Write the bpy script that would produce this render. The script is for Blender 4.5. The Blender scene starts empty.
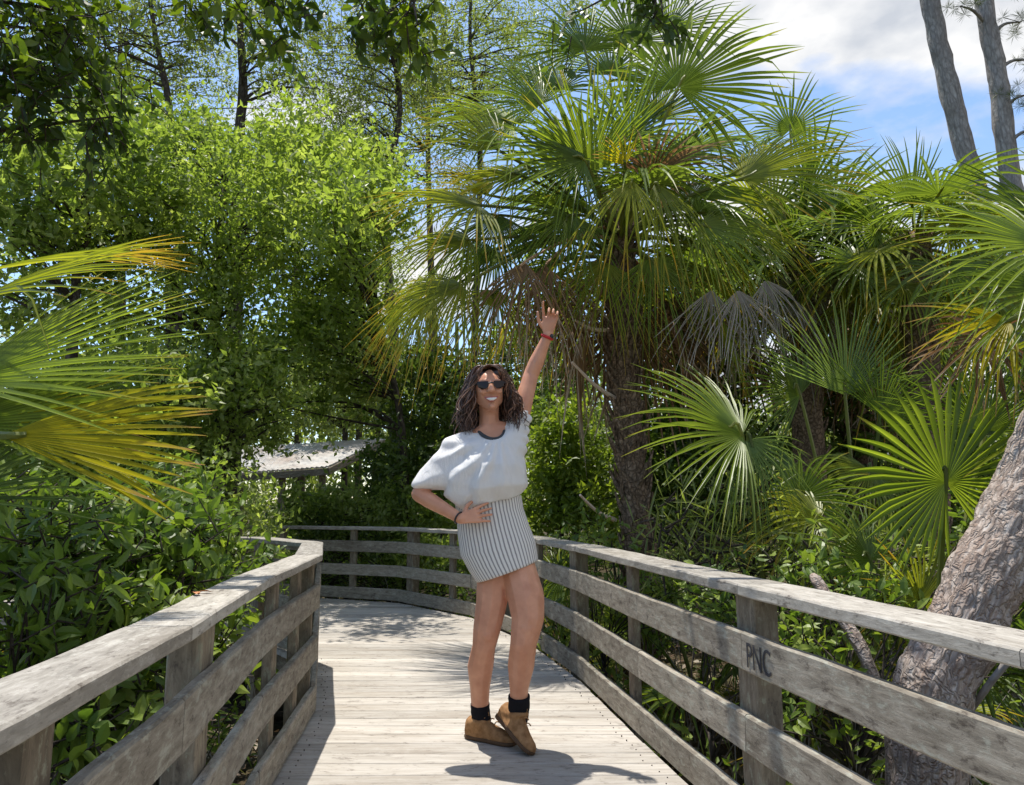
import bpy, bmesh, math, random
import numpy as np
from mathutils import Vector, Matrix, Euler, noise as mnoise
R = math.radians
rng = np.random.default_rng(7)
random.seed(7)
sc = bpy.context.scene
col = sc.collection

# ------------------------------------------------------------------ camera
F, CZ = 742.0, 1.12
PT = math.atan(110.5 / F)
cam = bpy.data.objects.new('camera', bpy.data.cameras.new('camera'))
col.objects.link(cam)
cam.location = (0, 0, CZ)
cam.rotation_euler = (R(90) + PT, 0, 0)
cam.data.sensor_width = 36
cam.data.lens = F / 1024 * 36
cam.data.clip_start = 0.05
cam.data.clip_end = 3000
sc.camera = cam

# ------------------------------------------------------------------ light
SUN = Vector((-0.17, 0.21, 1.0)).normalized()
EL = math.asin(SUN.z); AZ = math.atan2(SUN.x, SUN.y)
sl = bpy.data.lights.new('sun', 'SUN'); sl.energy = 4.0; sl.angle = R(0.53); sl.color = (1, 0.95, 0.87)
so = bpy.data.objects.new('sun', sl); col.objects.link(so)
so.rotation_euler = (-SUN).to_track_quat('-Z', 'Y').to_euler()
so.location = (0, 0, 20)

w = bpy.data.worlds.new('World'); sc.world = w; w.use_nodes = True
nt = w.node_tree; nt.nodes.clear()
def wn(t, **k):
    n = nt.nodes.new(t)
    for a, b in k.items(): setattr(n, a, b)
    return n
out = wn('ShaderNodeOutputWorld')
sky = wn('ShaderNodeTexSky', sky_type='NISHITA', sun_disc=False, sun_elevation=EL, sun_rotation=AZ)
sky.air_density = 1.0; sky.dust_density = 0.6; sky.ozone_density = 1.6
b1 = wn('ShaderNodeBackground'); b1.inputs[1].default_value = 0.15
b2 = wn('ShaderNodeBackground'); b2.inputs[0].default_value = (0.93, 0.96, 1.0, 1); b2.inputs[1].default_value = 0.64
tc = wn('ShaderNodeTexCoord')
mp = wn('ShaderNodeMapping'); mp.inputs['Scale'].default_value = (2.2, 2.2, 4.6); mp.inputs['Location'].default_value = (0.3, 0.1, -0.30)
nz = wn('ShaderNodeTexNoise'); nz.inputs['Scale'].default_value = 1.5; nz.inputs['Detail'].default_value = 9; nz.inputs['Roughness'].default_value = 0.52
sx = wn('ShaderNodeSeparateXYZ')
ma = wn('ShaderNodeMath', operation='MULTIPLY_ADD'); ma.inputs[1].default_value = 0.17
cr = wn('ShaderNodeValToRGB'); cr.color_ramp.elements[0].position = 0.51; cr.color_ramp.elements[1].position = 0.63
mx = wn('ShaderNodeMixShader')
L = nt.links.new
L(tc.outputs['Generated'], mp.inputs[0]); L(mp.outputs[0], nz.inputs['Vector'])
L(tc.outputs['Generated'], sx.inputs[0]); L(sx.outputs[0], ma.inputs[0]); L(nz.outputs[0], ma.inputs[2])
L(ma.outputs[0], cr.inputs[0]); L(cr.outputs[0], mx.inputs[0])
hs = wn('ShaderNodeHueSaturation'); hs.inputs['Saturation'].default_value = 1.04; L(sky.outputs[0], hs.inputs['Color'])
cn = wn('ShaderNodeTexNoise'); cn.inputs['Scale'].default_value = 4.0; cn.inputs['Detail'].default_value = 6; L(mp.outputs[0], cn.inputs['Vector'])
cc_ = wn('ShaderNodeValToRGB'); cc_.color_ramp.elements[0].position = 0.35; cc_.color_ramp.elements[0].color = (0.62, 0.66, 0.73, 1); cc_.color_ramp.elements[1].position = 0.62; cc_.color_ramp.elements[1].color = (1, 1, 1, 1)
L(cn.outputs[0], cc_.inputs[0]); L(cc_.outputs[0], b2.inputs[0])
L(hs.outputs[0], b1.inputs[0]); L(b1.outputs[0], mx.inputs[1]); L(b2.outputs[0], mx.inputs[2]); L(mx.outputs[0], out.inputs[0])

sc.view_settings.view_transform = 'Standard'; sc.view_settings.look = 'None'
sc.view_settings.exposure = 0.68; sc.view_settings.gamma = 1.0
sc.render.engine = 'CYCLES'
cy = sc.cycles
cy.max_bounces = 9; cy.diffuse_bounces = 6; cy.glossy_bounces = 2; cy.transmission_bounces = 6; cy.transparent_max_bounces = 4
cy.use_denoising = True

# ------------------------------------------------------------------ helpers
def P(u, v, Y):
    a = 392.5 - v
    r = (u - 512.0, F * math.cos(PT) - a * math.sin(PT), F * math.sin(PT) + a * math.cos(PT))
    t = Y / r[1]
    return Vector((r[0] * t, Y, CZ + r[2] * t))
def PXM(Y): return F / (Y * 1.0)          # pixels per metre, about

def tag(o, label=None, cat=None, group=None, kind=None):
    if label: o['label'] = label
    if cat: o['category'] = cat
    if group: o['group'] = group
    if kind: o['kind'] = kind
    return o
def empty(name, loc):
    o = bpy.data.objects.new(name, None); col.objects.link(o); o.location = loc
    o.empty_display_size = 0.1
    return o
def link(name, me, mat, parent=None):
    """vertices are in world space; the parent is an unrotated Empty, or a part whose own location is 0 below one"""
    o = bpy.data.objects.new(name, me); col.objects.link(o)
    mats = mat if isinstance(mat, (list, tuple)) else [mat]
    for m in mats: me.materials.append(m)
    if parent is not None:
        o.parent = parent
        q, off = parent, Vector((0, 0, 0))
        while q is not None: off += q.location; q = q.parent
        o.location = -off
    return o

class MB:
    """collects faces with numpy; attributes: rnd (face), t (vertex), g (vertex vector)"""
    def __init__(s): s.v = []; s.f = []; s.n = 0; s.rnd = []; s.t = []; s.g = []; s.mi = []
    def add(s, v, faces, rnd=0.5, t=None, g=None, mi=0):
        v = np.asarray(v, float).reshape(-1, 3)
        s.v.append(v)
        if isinstance(faces, np.ndarray): s.f.append(faces + s.n)
        else:
            by = {}
            for k in (3, 4): 
                q = [f for f in faces if len(f) == k]
                if q: by[k] = np.array(q, int) + s.n
            rest = [f for f in faces if len(f) > 4]
            for q in by.values(): s.f.append(q)
            for f in rest: s.f.append(np.array([f], int) + s.n)
        nf = len(faces)
        s.rnd.append(np.full(nf, rnd) if np.isscalar(rnd) else np.asarray(rnd, float))
        s.mi.append(np.full(nf, mi, int))
        s.t.append(np.zeros(len(v)) if t is None else np.asarray(t, float))
        s.g.append(v.copy() if g is None else np.asarray(g, float))
        s.n += len(v)
    def mesh(s, name, smooth=False):
        me = bpy.data.meshes.new(name)
        V = np.concatenate(s.v)
        loops = np.concatenate([f.ravel() for f in s.f])
        tot = np.concatenate([np.full(len(f), f.shape[1], int) for f in s.f])
        st = np.concatenate([[0], np.cumsum(tot)[:-1]])
        me.vertices.add(len(V)); me.vertices.foreach_set('co', V.ravel())
        me.loops.add(len(loops)); me.loops.foreach_set('vertex_index', loops.astype(np.int32))
        me.polygons.add(len(tot)); me.polygons.foreach_set('loop_start', st.astype(np.int32))
        me.polygons.foreach_set('loop_total', tot.astype(np.int32))
        me.polygons.foreach_set('use_smooth', np.full(len(tot), smooth))
        me.polygons.foreach_set('material_index', np.concatenate(s.mi).astype(np.int32))
        a = me.attributes.new('rnd', 'FLOAT', 'FACE'); a.data.foreach_set('value', np.concatenate(s.rnd).astype(np.float32))
        a = me.attributes.new('t', 'FLOAT', 'POINT'); a.data.foreach_set('value', np.concatenate(s.t).astype(np.float32))
        a = me.attributes.new('g', 'FLOAT_VECTOR', 'POINT'); a.data.foreach_set('vector', np.concatenate(s.g).astype(np.float32).ravel())
        me.update(calc_edges=True); me.validate()
        return me
    def build(s, name, mat, parent=None, smooth=False):
        return link(name, s.mesh(name, smooth), mat, parent)

def tube(mb, pts, rad, n=8, cap=True, rnd=0.5, jit=0.0, goff=0.0):
    """tapered tube through pts; g = (around, around, along)"""
    pts = [Vector(p) for p in pts]
    k = len(pts); rad = list(rad) if hasattr(rad, '__len__') else [rad] * k
    V = []; G = []; al = goff
    up = Vector((0.31, 0.2, 0.93))
    d0 = (pts[-1] - pts[0]).normalized()
    if abs(d0.dot(up)) > 0.9: up = Vector((1, 0.1, 0))
    for i, p in enumerate(pts):
        d = (pts[min(i + 1, k - 1)] - pts[max(i - 1, 0)]).normalized()
        x = d.cross(up)
        if x.length < 1e-4: x = Vector((1, 0, 0))
        x.normalize(); y = x.cross(d)
        if i: al += (pts[i] - pts[i - 1]).length
        for j in range(n):
            a = 2 * math.pi * j / n
            r = rad[i] * (1 + jit * (mnoise.noise(Vector((math.cos(a) * 2, math.sin(a) * 2, al * 3 / max(rad[0], .02) * .1)) * 1.7)))
            V.append(p + x * (math.cos(a) * r) + y * (math.sin(a) * r))
            G.append((math.cos(a) * rad[i], math.sin(a) * rad[i], al))
    Fc = []
    for i in range(k - 1):
        for j in range(n):
            a = i * n + j; b = i * n + (j + 1) % n
            Fc.append((a, b, b + n, a + n))
    Fc = [tuple(f) for f in Fc]
    if cap and n > 2:
        Fc.append(tuple(range(n - 1, -1, -1))); Fc.append(tuple((k - 1) * n + j for j in range(n)))
    mb.add(np.array([tuple(v) for v in V]), Fc, rnd=rnd, g=np.array(G))

def spline(pts, m):
    """Catmull-Rom through pts"""
    pts = [Vector(p) for p in pts]
    q = [pts[0] * 2 - pts[1]] + pts + [pts[-1] * 2 - pts[-2]]
    o = []
    for i in range(1, len(q) - 2):
        for j in range(m):
            t = j / m
            a, b, c, d = q[i - 1], q[i], q[i + 1], q[i + 2]
            o.append(0.5 * ((2 * b) + (c - a) * t + (2 * a - 5 * b + 4 * c - d) * t * t + (3 * b - a - 3 * c + d) * t ** 3))
    o.append(pts[-1]); return o

def board(mb, p0, p1, wid, hei, upv=(0, 0, 1), n=10, ch=0.006, wob=0.003, rnd=None, s0=0.0, s1=0.0):
    """chamfered plank from p0 to p1 (centre line); wid across, hei along up; s0/s1 shear the ends (mitre)"""
    p0 = Vector(p0); p1 = Vector(p1); d = (p1 - p0); Ln = d.length; d.normalize()
    u = Vector(upv); side = d.cross(u).normalized(); u = side.cross(d)
    a, b = wid / 2, hei / 2
    prof = [(-a + ch, -b), (a - ch, -b), (a, -b + ch), (a, b - ch), (a - ch, b), (-a + ch, b), (-a, b - ch), (-a, -b + ch)]
    V = []; G = []; off = random.uniform(0, 40)
    for i in range(n + 1):
        t = i / n
        for (x, z) in prof:
            j = Vector((mnoise.noise(Vector((off + t * Ln * 5, x * 9, z * 9))), mnoise.noise(Vector((off + 9 + t * Ln * 5, x * 9, z * 9))), 0)) * wob
            sh = (s0 * (1 - t) + s1 * t) * x
            V.append(p0 + d * (t * Ln + sh) + side * (x + j.x) + u * (z + j.y)); G.append((off + t * Ln, x + off, z))
    Fc = []
    for i in range(n):
        for j in range(8):
            q = i * 8 + j; r = i * 8 + (j + 1) % 8
            Fc.append((q, r, r + 8, q + 8))
    Fc.append(tuple(range(7, -1, -1))); Fc.append(tuple(n * 8 + j for j in range(8)))
    mb.add(np.array([tuple(v) for v in V]), Fc, rnd=random.random() if rnd is None else rnd, g=np.array(G))

# ------------------------------------------------------------------ materials
class NT:
    def __init__(s, name):
        s.m = bpy.data.materials.new(name); s.m.use_nodes = True; s.t = s.m.node_tree; s.t.nodes.clear()
        s.o = s.n('ShaderNodeOutputMaterial')
    def n(s, t, **k):
        q = s.t.nodes.new(t)
        for a, b in k.items():
            if a.startswith('i_'): q.inputs[a[2:].replace('_', ' ')].default_value = b
            else: setattr(q, a, b)
        return q
    def l(s, a, b): s.t.links.new(a, b)
    def ramp(s, src, stops):
        r = s.n('ShaderNodeValToRGB'); e = r.color_ramp.elements
        while len(e) > 1: e.remove(e[-1])
        e[0].position = stops[0][0]; e[0].color = (*stops[0][1], 1)
        for p, c in stops[1:]:
            q = e.new(p); q.color = (*c, 1)
        s.l(src, r.inputs[0]); return r.outputs[0]
    def mixc(s, fac, a, b, mode='MIX'):
        q = s.n('ShaderNodeMix', data_type='RGBA', blend_type=mode)
        for v, k in ((fac, 0), (a, 6), (b, 7)):
            if hasattr(v, 'links'): s.l(v, q.inputs[k])
            elif k == 0: q.inputs[0].default_value = v
            else: q.inputs[k].default_value = (*v, 1)
        return q.outputs[2]
    def math(s, op, a, b=0.0, c=0.0):
        q = s.n('ShaderNodeMath', operation=op)
        for i, v in enumerate((a, b, c)):
            if hasattr(v, 'links'): s.l(v, q.inputs[i])
            else: q.inputs[i].default_value = v
        return q.outputs[0]
    def noise(s, vec=None, scale=5, detail=4, rough=0.55, sc3=None, dist=0.0):
        q = s.n('ShaderNodeTexNoise'); q.inputs['Scale'].default_value = scale; q.inputs['Detail'].default_value = detail
        q.inputs['Roughness'].default_value = rough; q.inputs['Distortion'].default_value = dist
        if vec is not None:
            if sc3:
                m = s.n('ShaderNodeMapping'); m.inputs['Scale'].default_value = sc3; s.l(vec, m.inputs[0]); vec = m.outputs[0]
            s.l(vec, q.inputs['Vector'])
        return q.outputs[0]
    def attr(s, name):
        return s.n('ShaderNodeAttribute', attribute_name=name)
    def pos(s): return s.n('ShaderNodeNewGeometry').outputs['Position']
    def pbr(s, color, rough=0.7, spec=0.3, bump=None, bs=0.3, bd=0.01):
        p = s.n('ShaderNodeBsdfPrincipled'); 
        if hasattr(color, 'links'): s.l(color, p.inputs['Base Color'])
        else: p.inputs['Base Color'].default_value = (*color, 1)
        if hasattr(rough, 'links'): s.l(rough, p.inputs['Roughness'])
        else: p.inputs['Roughness'].default_value = rough
        p.inputs['Specular IOR Level'].default_value = spec
        if bump is not None:
            b = s.n('ShaderNodeBump'); b.inputs['Strength'].default_value = bs; b.inputs['Distance'].default_value = bd
            s.l(bump, b.inputs['Height']); s.l(b.outputs[0], p.inputs['Normal'])
        s.p = p
        return p.outputs[0]
    def done(s, sh): s.l(sh, s.o.inputs[0]); return s.m

def leaf_mat(name, c0, c1, c2, trans=0.5, rough=0.45, spec=0.45, tcol=(1.4, 1.5, 0.6)):
    m = NT(name)
    a = m.attr('rnd').outputs['Fac']
    nz = m.noise(m.pos(), 1.3, 2)
    f = m.math('ADD', m.math('MULTIPLY', a, 0.75), m.math('MULTIPLY', m.math('SUBTRACT', nz, 0.38), 1.1))
    c = m.ramp(f, [(0.0, c0), (0.5, c1), (0.93, c2)])
    s1 = m.pbr(c, rough, spec)
    tr = m.n('ShaderNodeBsdfTranslucent')
    tcn = m.mixc(1.0, c, tcol, 'MULTIPLY')
    m.l(tcn, tr.inputs[0])
    mx = m.n('ShaderNodeMixShader'); mx.inputs[0].default_value = trans
    m.l(s1, mx.inputs[1]); m.l(tr.outputs[0], mx.inputs[2])
    return m.done(mx.outputs[0])

def palm_mat(name, g0, g1, tip, tipstart=0.8, trans=0.42, spec=0.45, rough=0.42, tcol=(1.5, 1.5, 0.62)):
    m = NT(name)
    a = m.attr('rnd').outputs['Fac']; t = m.attr('t').outputs['Fac']
    c = m.ramp(a, [(0.05, g0), (0.9, g1)])
    nz = m.noise(m.pos(), 7, 3)
    f = m.math('ADD', t, m.math('MULTIPLY', m.math('SUBTRACT', m.math('MULTIPLY', m.math('ADD', nz, a), 0.5), 0.5), 0.9))
    mr = m.n('ShaderNodeMapRange'); mr.inputs['From Min'].default_value = tipstart; mr.inputs['From Max'].default_value = tipstart + 0.2
    m.l(f, mr.inputs[0])
    sp3 = m.n('ShaderNodeSeparateXYZ'); m.l(m.attr('g').outputs['Vector'], sp3.inputs[0])
    st = m.ramp(sp3.outputs[0], [(0.0, (1.6, 1.5, 1.5)), (0.3, (1.0, 1.0, 1.0)), (0.85, (0.62, 0.66, 0.6))])
    c = m.mixc(1.0, c, st, 'MULTIPLY')
    c = m.mixc(mr.outputs[0], c, tip)
    s1 = m.pbr(c, rough, spec)
    tr = m.n('ShaderNodeBsdfTranslucent'); m.l(m.mixc(1.0, c, tcol, 'MULTIPLY'), tr.inputs[0])
    mx = m.n('ShaderNodeMixShader'); mx.inputs[0].default_value = trans
    m.l(s1, mx.inputs[1]); m.l(tr.outputs[0], mx.inputs[2])
    return m.done(mx.outputs[0])

def wood_mat(name, cols, dark=(0.07, 0.055, 0.045), rough=0.85, lichen=(0.36, 0.36, 0.30), lich=0.7, bs=0.7, stretch=9.0):
    m = NT(name)
    g = m.attr('g').outputs['Vector']; a = m.attr('rnd').outputs['Fac']
    n1 = m.noise(g, 1, 7, 0.72, sc3=(stretch, 42, 42), dist=0.5)
    n2 = m.noise(g, 1, 6, 0.75, sc3=(14, 30, 30))
    n3 = m.noise(g, 1, 3, 0.5, sc3=(1.3, 5, 5))
    c = m.ramp(n1, [(0.25, cols[0]), (0.5, cols[1]), (0.72, cols[2])])
    v = m.math('ADD', 0.78, m.math('MULTIPLY', a, 0.38))
    cc = m.n('ShaderNodeCombineXYZ'); 
    for i in range(3): m.l(v, cc.inputs[i])
    c = m.mixc(1.0, c, cc.outputs[0], 'MULTIPLY')
    c = m.mixc(m.ramp(n3, [(0.5, (0, 0, 0)), (0.75, (0.5, 0.5, 0.5))]), c, (cols[0][0] * .8, cols[0][1] * .72, cols[0][2] * .62))
    c = m.mixc(m.ramp(n2, [(0.54, (0, 0, 0)), (0.63, (lich,) * 3)]), c, lichen)
    c = m.mixc(m.ramp(n2, [(0.34, (0.75,) * 3), (0.44, (0, 0, 0))]), c, dark)
    return m.done(m.pbr(c, rough, 0.2, bump=n1, bs=bs, bd=0.004))

M = {}
M['deck'] = wood_mat('deck_wood', [(0.28, 0.252, 0.215), (0.42, 0.387, 0.34), (0.53, 0.498, 0.45)], dark=(0.16, 0.14, 0.12), lichen=(0.45, 0.43, 0.39), lich=0.3, bs=0.4, stretch=3.0)
M['rail'] = wood_mat('rail_wood', [(0.13, 0.112, 0.088), (0.27, 0.238, 0.19), (0.42, 0.385, 0.32)])
M['cap'] = wood_mat('cap_wood', [(0.19, 0.175, 0.15), (0.32, 0.295, 0.255), (0.47, 0.44, 0.39)], lichen=(0.43, 0.41, 0.36))
M['post'] = wood_mat('post_wood', [(0.10, 0.08, 0.06), (0.2, 0.165, 0.12), (0.32, 0.27, 0.2)], lichen=(0.3, 0.3, 0.22))

def bark_mat(name, c0, c1, c2, s=(14, 14, 5), bs=0.9, bd=0.02, wv_=.12, crack=.75):
    m = NT(name); g = m.attr('g').outputs['Vector']
    vo = m.n('ShaderNodeTexVoronoi', feature='DISTANCE_TO_EDGE'); vo.inputs['Scale'].default_value = 1
    mpn = m.n('ShaderNodeMapping'); mpn.inputs['Scale'].default_value = s
    nd = m.noise(g, 6, 4)
    ad = m.n('ShaderNodeVectorMath', operation='MULTIPLY_ADD'); ad.inputs[1].default_value = (wv_, wv_, wv_ * 1.5)
    cb = m.n('ShaderNodeCombineXYZ')
    for i in range(3): m.l(nd, cb.inputs[i])
    m.l(cb.outputs[0], ad.inputs[0]); m.l(g, ad.inputs[2]); m.l(ad.outputs[0], mpn.inputs[0]); m.l(mpn.outputs[0], vo.inputs['Vector'])
    n1 = m.noise(g, 1, 6, 0.65, sc3=(s[0] * 2.5, s[1] * 2.5, s[2] * 1.5))
    n2 = m.noise(g, 3.5, 3)
    c = m.ramp(n1, [(0.3, c0), (0.55, c1), (0.75, c2)])
    c = m.mixc(m.ramp(vo.outputs[0], [(0.0, (crack,) * 3), (0.2, (0, 0, 0))]), c, tuple(x * 0.35 for x in c0))
    c = m.mixc(m.ramp(n2, [(0.45, (0, 0, 0)), (0.7, (0.5,) * 3)]), c, c0)
    h = m.math('ADD', m.math('MINIMUM', vo.outputs[0], 0.25), m.math('MULTIPLY', n1, 0.3))
    return m.done(m.pbr(c, 0.9, 0.15, bump=h, bs=bs, bd=bd))
M['bark'] = bark_mat('bark_dark', (0.05, 0.04, 0.032), (0.11, 0.09, 0.075), (0.2, 0.175, 0.15))
M['pine'] = bark_mat('bark_pine', (0.24, 0.165, 0.125), (0.42, 0.36, 0.31), (0.62, 0.58, 0.53), s=(30, 30, 10), bd=0.03, wv_=.3, crack=.5)
M['pinegrey'] = bark_mat('bark_grey', (0.2, 0.175, 0.155), (0.35, 0.32, 0.29), (0.5, 0.47, 0.43), s=(12, 12, 4), crack=.4)
M['boot'] = bark_mat('palm_boots', (0.11, 0.075, 0.05), (0.27, 0.19, 0.13), (0.42, 0.33, 0.25), s=(20, 20, 20))

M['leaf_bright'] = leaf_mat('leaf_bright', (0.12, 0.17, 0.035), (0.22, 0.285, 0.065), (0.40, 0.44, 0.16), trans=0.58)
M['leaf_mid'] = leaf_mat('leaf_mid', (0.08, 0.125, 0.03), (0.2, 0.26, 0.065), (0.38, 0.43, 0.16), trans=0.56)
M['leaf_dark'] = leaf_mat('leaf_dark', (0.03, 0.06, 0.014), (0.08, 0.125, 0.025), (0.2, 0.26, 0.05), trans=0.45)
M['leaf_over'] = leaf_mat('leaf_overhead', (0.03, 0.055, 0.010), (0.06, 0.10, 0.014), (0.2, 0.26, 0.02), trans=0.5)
M['leaf_olive'] = leaf_mat('leaf_olive', (0.11, 0.14, 0.045), (0.2, 0.24, 0.075), (0.34, 0.37, 0.14), trans=0.5)
M['leaf_shrub'] = leaf_mat('leaf_shrub', (0.05, 0.10, 0.02), (0.15, 0.22, 0.04), (0.32, 0.38, 0.07), rough=0.42, spec=0.4, trans=0.42)
M['leaf_yellow'] = leaf_mat('leaf_yellowgreen', (0.08, 0.13, 0.02), (0.16, 0.22, 0.03), (0.27, 0.31, 0.05), trans=0.5)
M['needle'] = leaf_mat('pine_needle', (0.05, 0.08, 0.02), (0.09, 0.12, 0.03), (0.16, 0.17, 0.05), trans=0.2)
M['litter'] = leaf_mat('leaf_litter', (0.07, 0.04, 0.022), (0.15, 0.1, 0.06), (0.32, 0.27, 0.2), trans=0.15, tcol=(1, .9, .7))
M['palm_green'] = palm_mat('palm_green', (0.09, 0.14, 0.025), (0.23, 0.31, 0.055), (0.34, 0.27, 0.06), 0.95)
M['palm_blue'] = palm_mat('palm_bluegreen', (0.08, 0.13, 0.045), (0.2, 0.28, 0.1), (0.3, 0.27, 0.1), 0.96)
M['palm_olive'] = palm_mat('palm_olive', (0.15, 0.19, 0.022), (0.34, 0.36, 0.05), (0.42, 0.27, 0.04), 0.78)
M['palm_lime'] = palm_mat('palm_lime', (0.13, 0.19, 0.022), (0.31, 0.39, 0.06), (0.42, 0.34, 0.07), 0.93)
M['palm_yellow'] = palm_mat('palm_yellow', (0.3, 0.29, 0.02), (0.52, 0.44, 0.03), (0.36, 0.22, 0.12), 0.78, spec=0.35)
M['palm_dead'] = palm_mat('palm_dead', (0.2, 0.12, 0.065), (0.42, 0.30, 0.19), (0.5, 0.42, 0.33), 0.7, trans=0.25, spec=0.2, rough=0.7, tcol=(1.1, 0.8, 0.5))
M['palm_grey'] = palm_mat('palm_dead_grey', (0.25, 0.215, 0.18), (0.52, 0.47, 0.41), (0.6, 0.56, 0.5), 0.7, trans=0.25, spec=0.2, rough=0.75, tcol=(1, 0.9, 0.7))

def simple(name, c, rough=0.7, spec=0.3, bscale=None, bs=0.3, var=0.0, metallic=0.0, sss=0.0, bd=0.004):
    m = NT(name); b = None; cc = c
    if bscale: b = m.noise(m.pos(), bscale, 4)
    if var:
        n = m.noise(m.pos(), 9, 4)
        cc = m.mixc(n, tuple(x * (1 - var) for x in c), tuple(min(1, x * (1 + var)) for x in c))
    sh = m.pbr(cc, rough, spec, bump=b, bs=bs, bd=bd)
    m.p.inputs['Metallic'].default_value = metallic
    if sss:
        m.p.inputs['Subsurface Weight'].default_value = sss; m.p.inputs['Subsurface Radius'].default_value = (0.02, 0.008, 0.004); m.p.inputs['Subsurface Scale'].default_value = 0.6
    return m.done(sh)
m = NT('forest_floor')
n1 = m.noise(m.pos(), 6, 8, 0.7); n2 = m.noise(m.pos(), 0.7, 4)
c = m.ramp(n1, [(0.3, (0.025, 0.02, 0.012)), (0.5, (0.07, 0.052, 0.03)), (0.7, (0.14, 0.11, 0.07))])
c = m.mixc(m.ramp(n2, [(0.45, (0, 0, 0)), (0.65, (0.6,) * 3)]), c, (0.04, 0.06, 0.018))
M['floor'] = m.done(m.pbr(c, 0.95, 0.1, bump=n1, bs=0.8, bd=0.05))


# ------------------------------------------------------------------ ground
GZ = -0.6
mb = MB()
nn = 60
xs = np.sign(np.linspace(-1, 1, nn)) * np.abs(np.linspace(-1, 1, nn)) ** 3 * 700
X, Y = np.meshgrid(xs, xs)
Z = GZ + 0.10 * np.sin(X * 0.9) * np.cos(Y * 0.7) + 0.05 * np.sin(X * 2.3 + Y)
Z = np.where(np.hypot(X, Y) > 60, GZ, Z)
idx = np.arange(nn * nn).reshape(nn, nn)
fc = np.stack([idx[:-1, :-1], idx[:-1, 1:], idx[1:, 1:], idx[1:, :-1]], -1).reshape(-1, 4)
mb.add(np.stack([X, Y, Z], -1), fc)
tag(mb.build('ground', M['floor'], smooth=True), kind='structure')

# ------------------------------------------------------------------ boardwalk
RL = [(1.22, -1.5), (1.12, 0.4), (0.99, 1.5), (0.79, 2.66), (0.61, 3.75), (0.42, 4.98), (0.13, 6.25), (-0.42, 7.6), (-1.32, 8.7), (-2.6, 9.25), (-5.0, 9.6), (-8, 9.9)]
LL = [(-0.40, -1.5), (-0.595, 0.5), (-0.745, 1.78), (-0.925, 2.9), (-1.055, 4.2), (-1.38, 5.5), (-2.05, 6.3), (-4.2, 6.9), (-8, 7.2)]
def xat(pl, y):
    for (a, b), (c, d) in zip(pl, pl[1:]):
        if b <= y <= d: return a + (c - a) * (y - b) / (d - b)
    return pl[-1][0]
mb = MB(); y = -1.4; i = 0
while y < 9.6:
    wd = 0.138; yc = y + wd / 2
    if y > 9.25: xr = xat(RL, yc) 
    xr = xat(RL, yc) + 0.005; xl = xat(LL, yc) - 0.045
    if yc > 7.2: xl = -8
    sk = 0.0
    tilt = random.uniform(-.002, .002)
    sr_ = (xat(RL, yc + .06) - xat(RL, yc - .06)) / .12; sl_ = (xat(LL, yc + .06) - xat(LL, yc - .06)) / .12 if yc < 7.1 else 0
    board(mb, (xl, yc, -0.02 + tilt), (xr, yc, -0.02 - tilt), wd - random.uniform(0.003, 0.008), 0.038, n=14, ch=0.004, wob=0.002, s0=-sl_, s1=-max(-3, sr_))
    for jx in ([xl + .09, xr - .07] if yc < 7 else [xr - .07]):
        for dy in (-.035, .035):
            cx, cy_ = jx + random.uniform(-.012, .012), yc + dy + random.uniform(-.006, .006)
            rr_ = .0029; ag = np.arange(8) * math.pi / 4
            vv = np.concatenate([np.column_stack([cx + np.cos(ag) * rr_, cy_ + np.sin(ag) * rr_, np.full(8, z_)]) for z_ in (-.004, .0022 + abs(tilt))])
            mb.add(vv, [tuple(range(8, 16))] + [(q, (q + 1) % 8, (q + 1) % 8 + 8, q + 8) for q in range(8)], mi=1)
    y += wd; i += 1
M['screw'] = bpy.data.materials.new('screw_metal'); M['screw'].use_nodes = True
_p = M['screw'].node_tree.nodes['Principled BSDF']; _p.inputs['Base Color'].default_value = (0.07, 0.055, 0.045, 1); _p.inputs['Roughness'].default_value = .6
tag(mb.build('boardwalk_deck', [M['deck'], M['screw']]), kind='structure')
# joists and piles under the deck
mb = MB()
def poly_off(pl, off):
    o = []
    for i, p in enumerate(pl):
        a = Vector(pl[max(i - 1, 0)]); b = Vector(pl[min(i + 1, len(pl) - 1)])
        d = (b - a).normalized(); n = Vector((d.y, -d.x))
        o.append(tuple(Vector(p) + n * off))
    return o
for pl, s in ((RL, -0.06), (LL, 0.06)):
    q = poly_off(pl, s)
    for a, b in zip(q, q[1:]):
        board(mb, (*a, -0.135), (*b, -0.135), 0.045, 0.18)
    for a in q[::2]: board(mb, (*a, GZ - .3), (*a, -0.045), 0.1, 0.1, upv=(0, 1, 0))
tag(mb.build('boardwalk_frame', M['post']), kind='structure')

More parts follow.
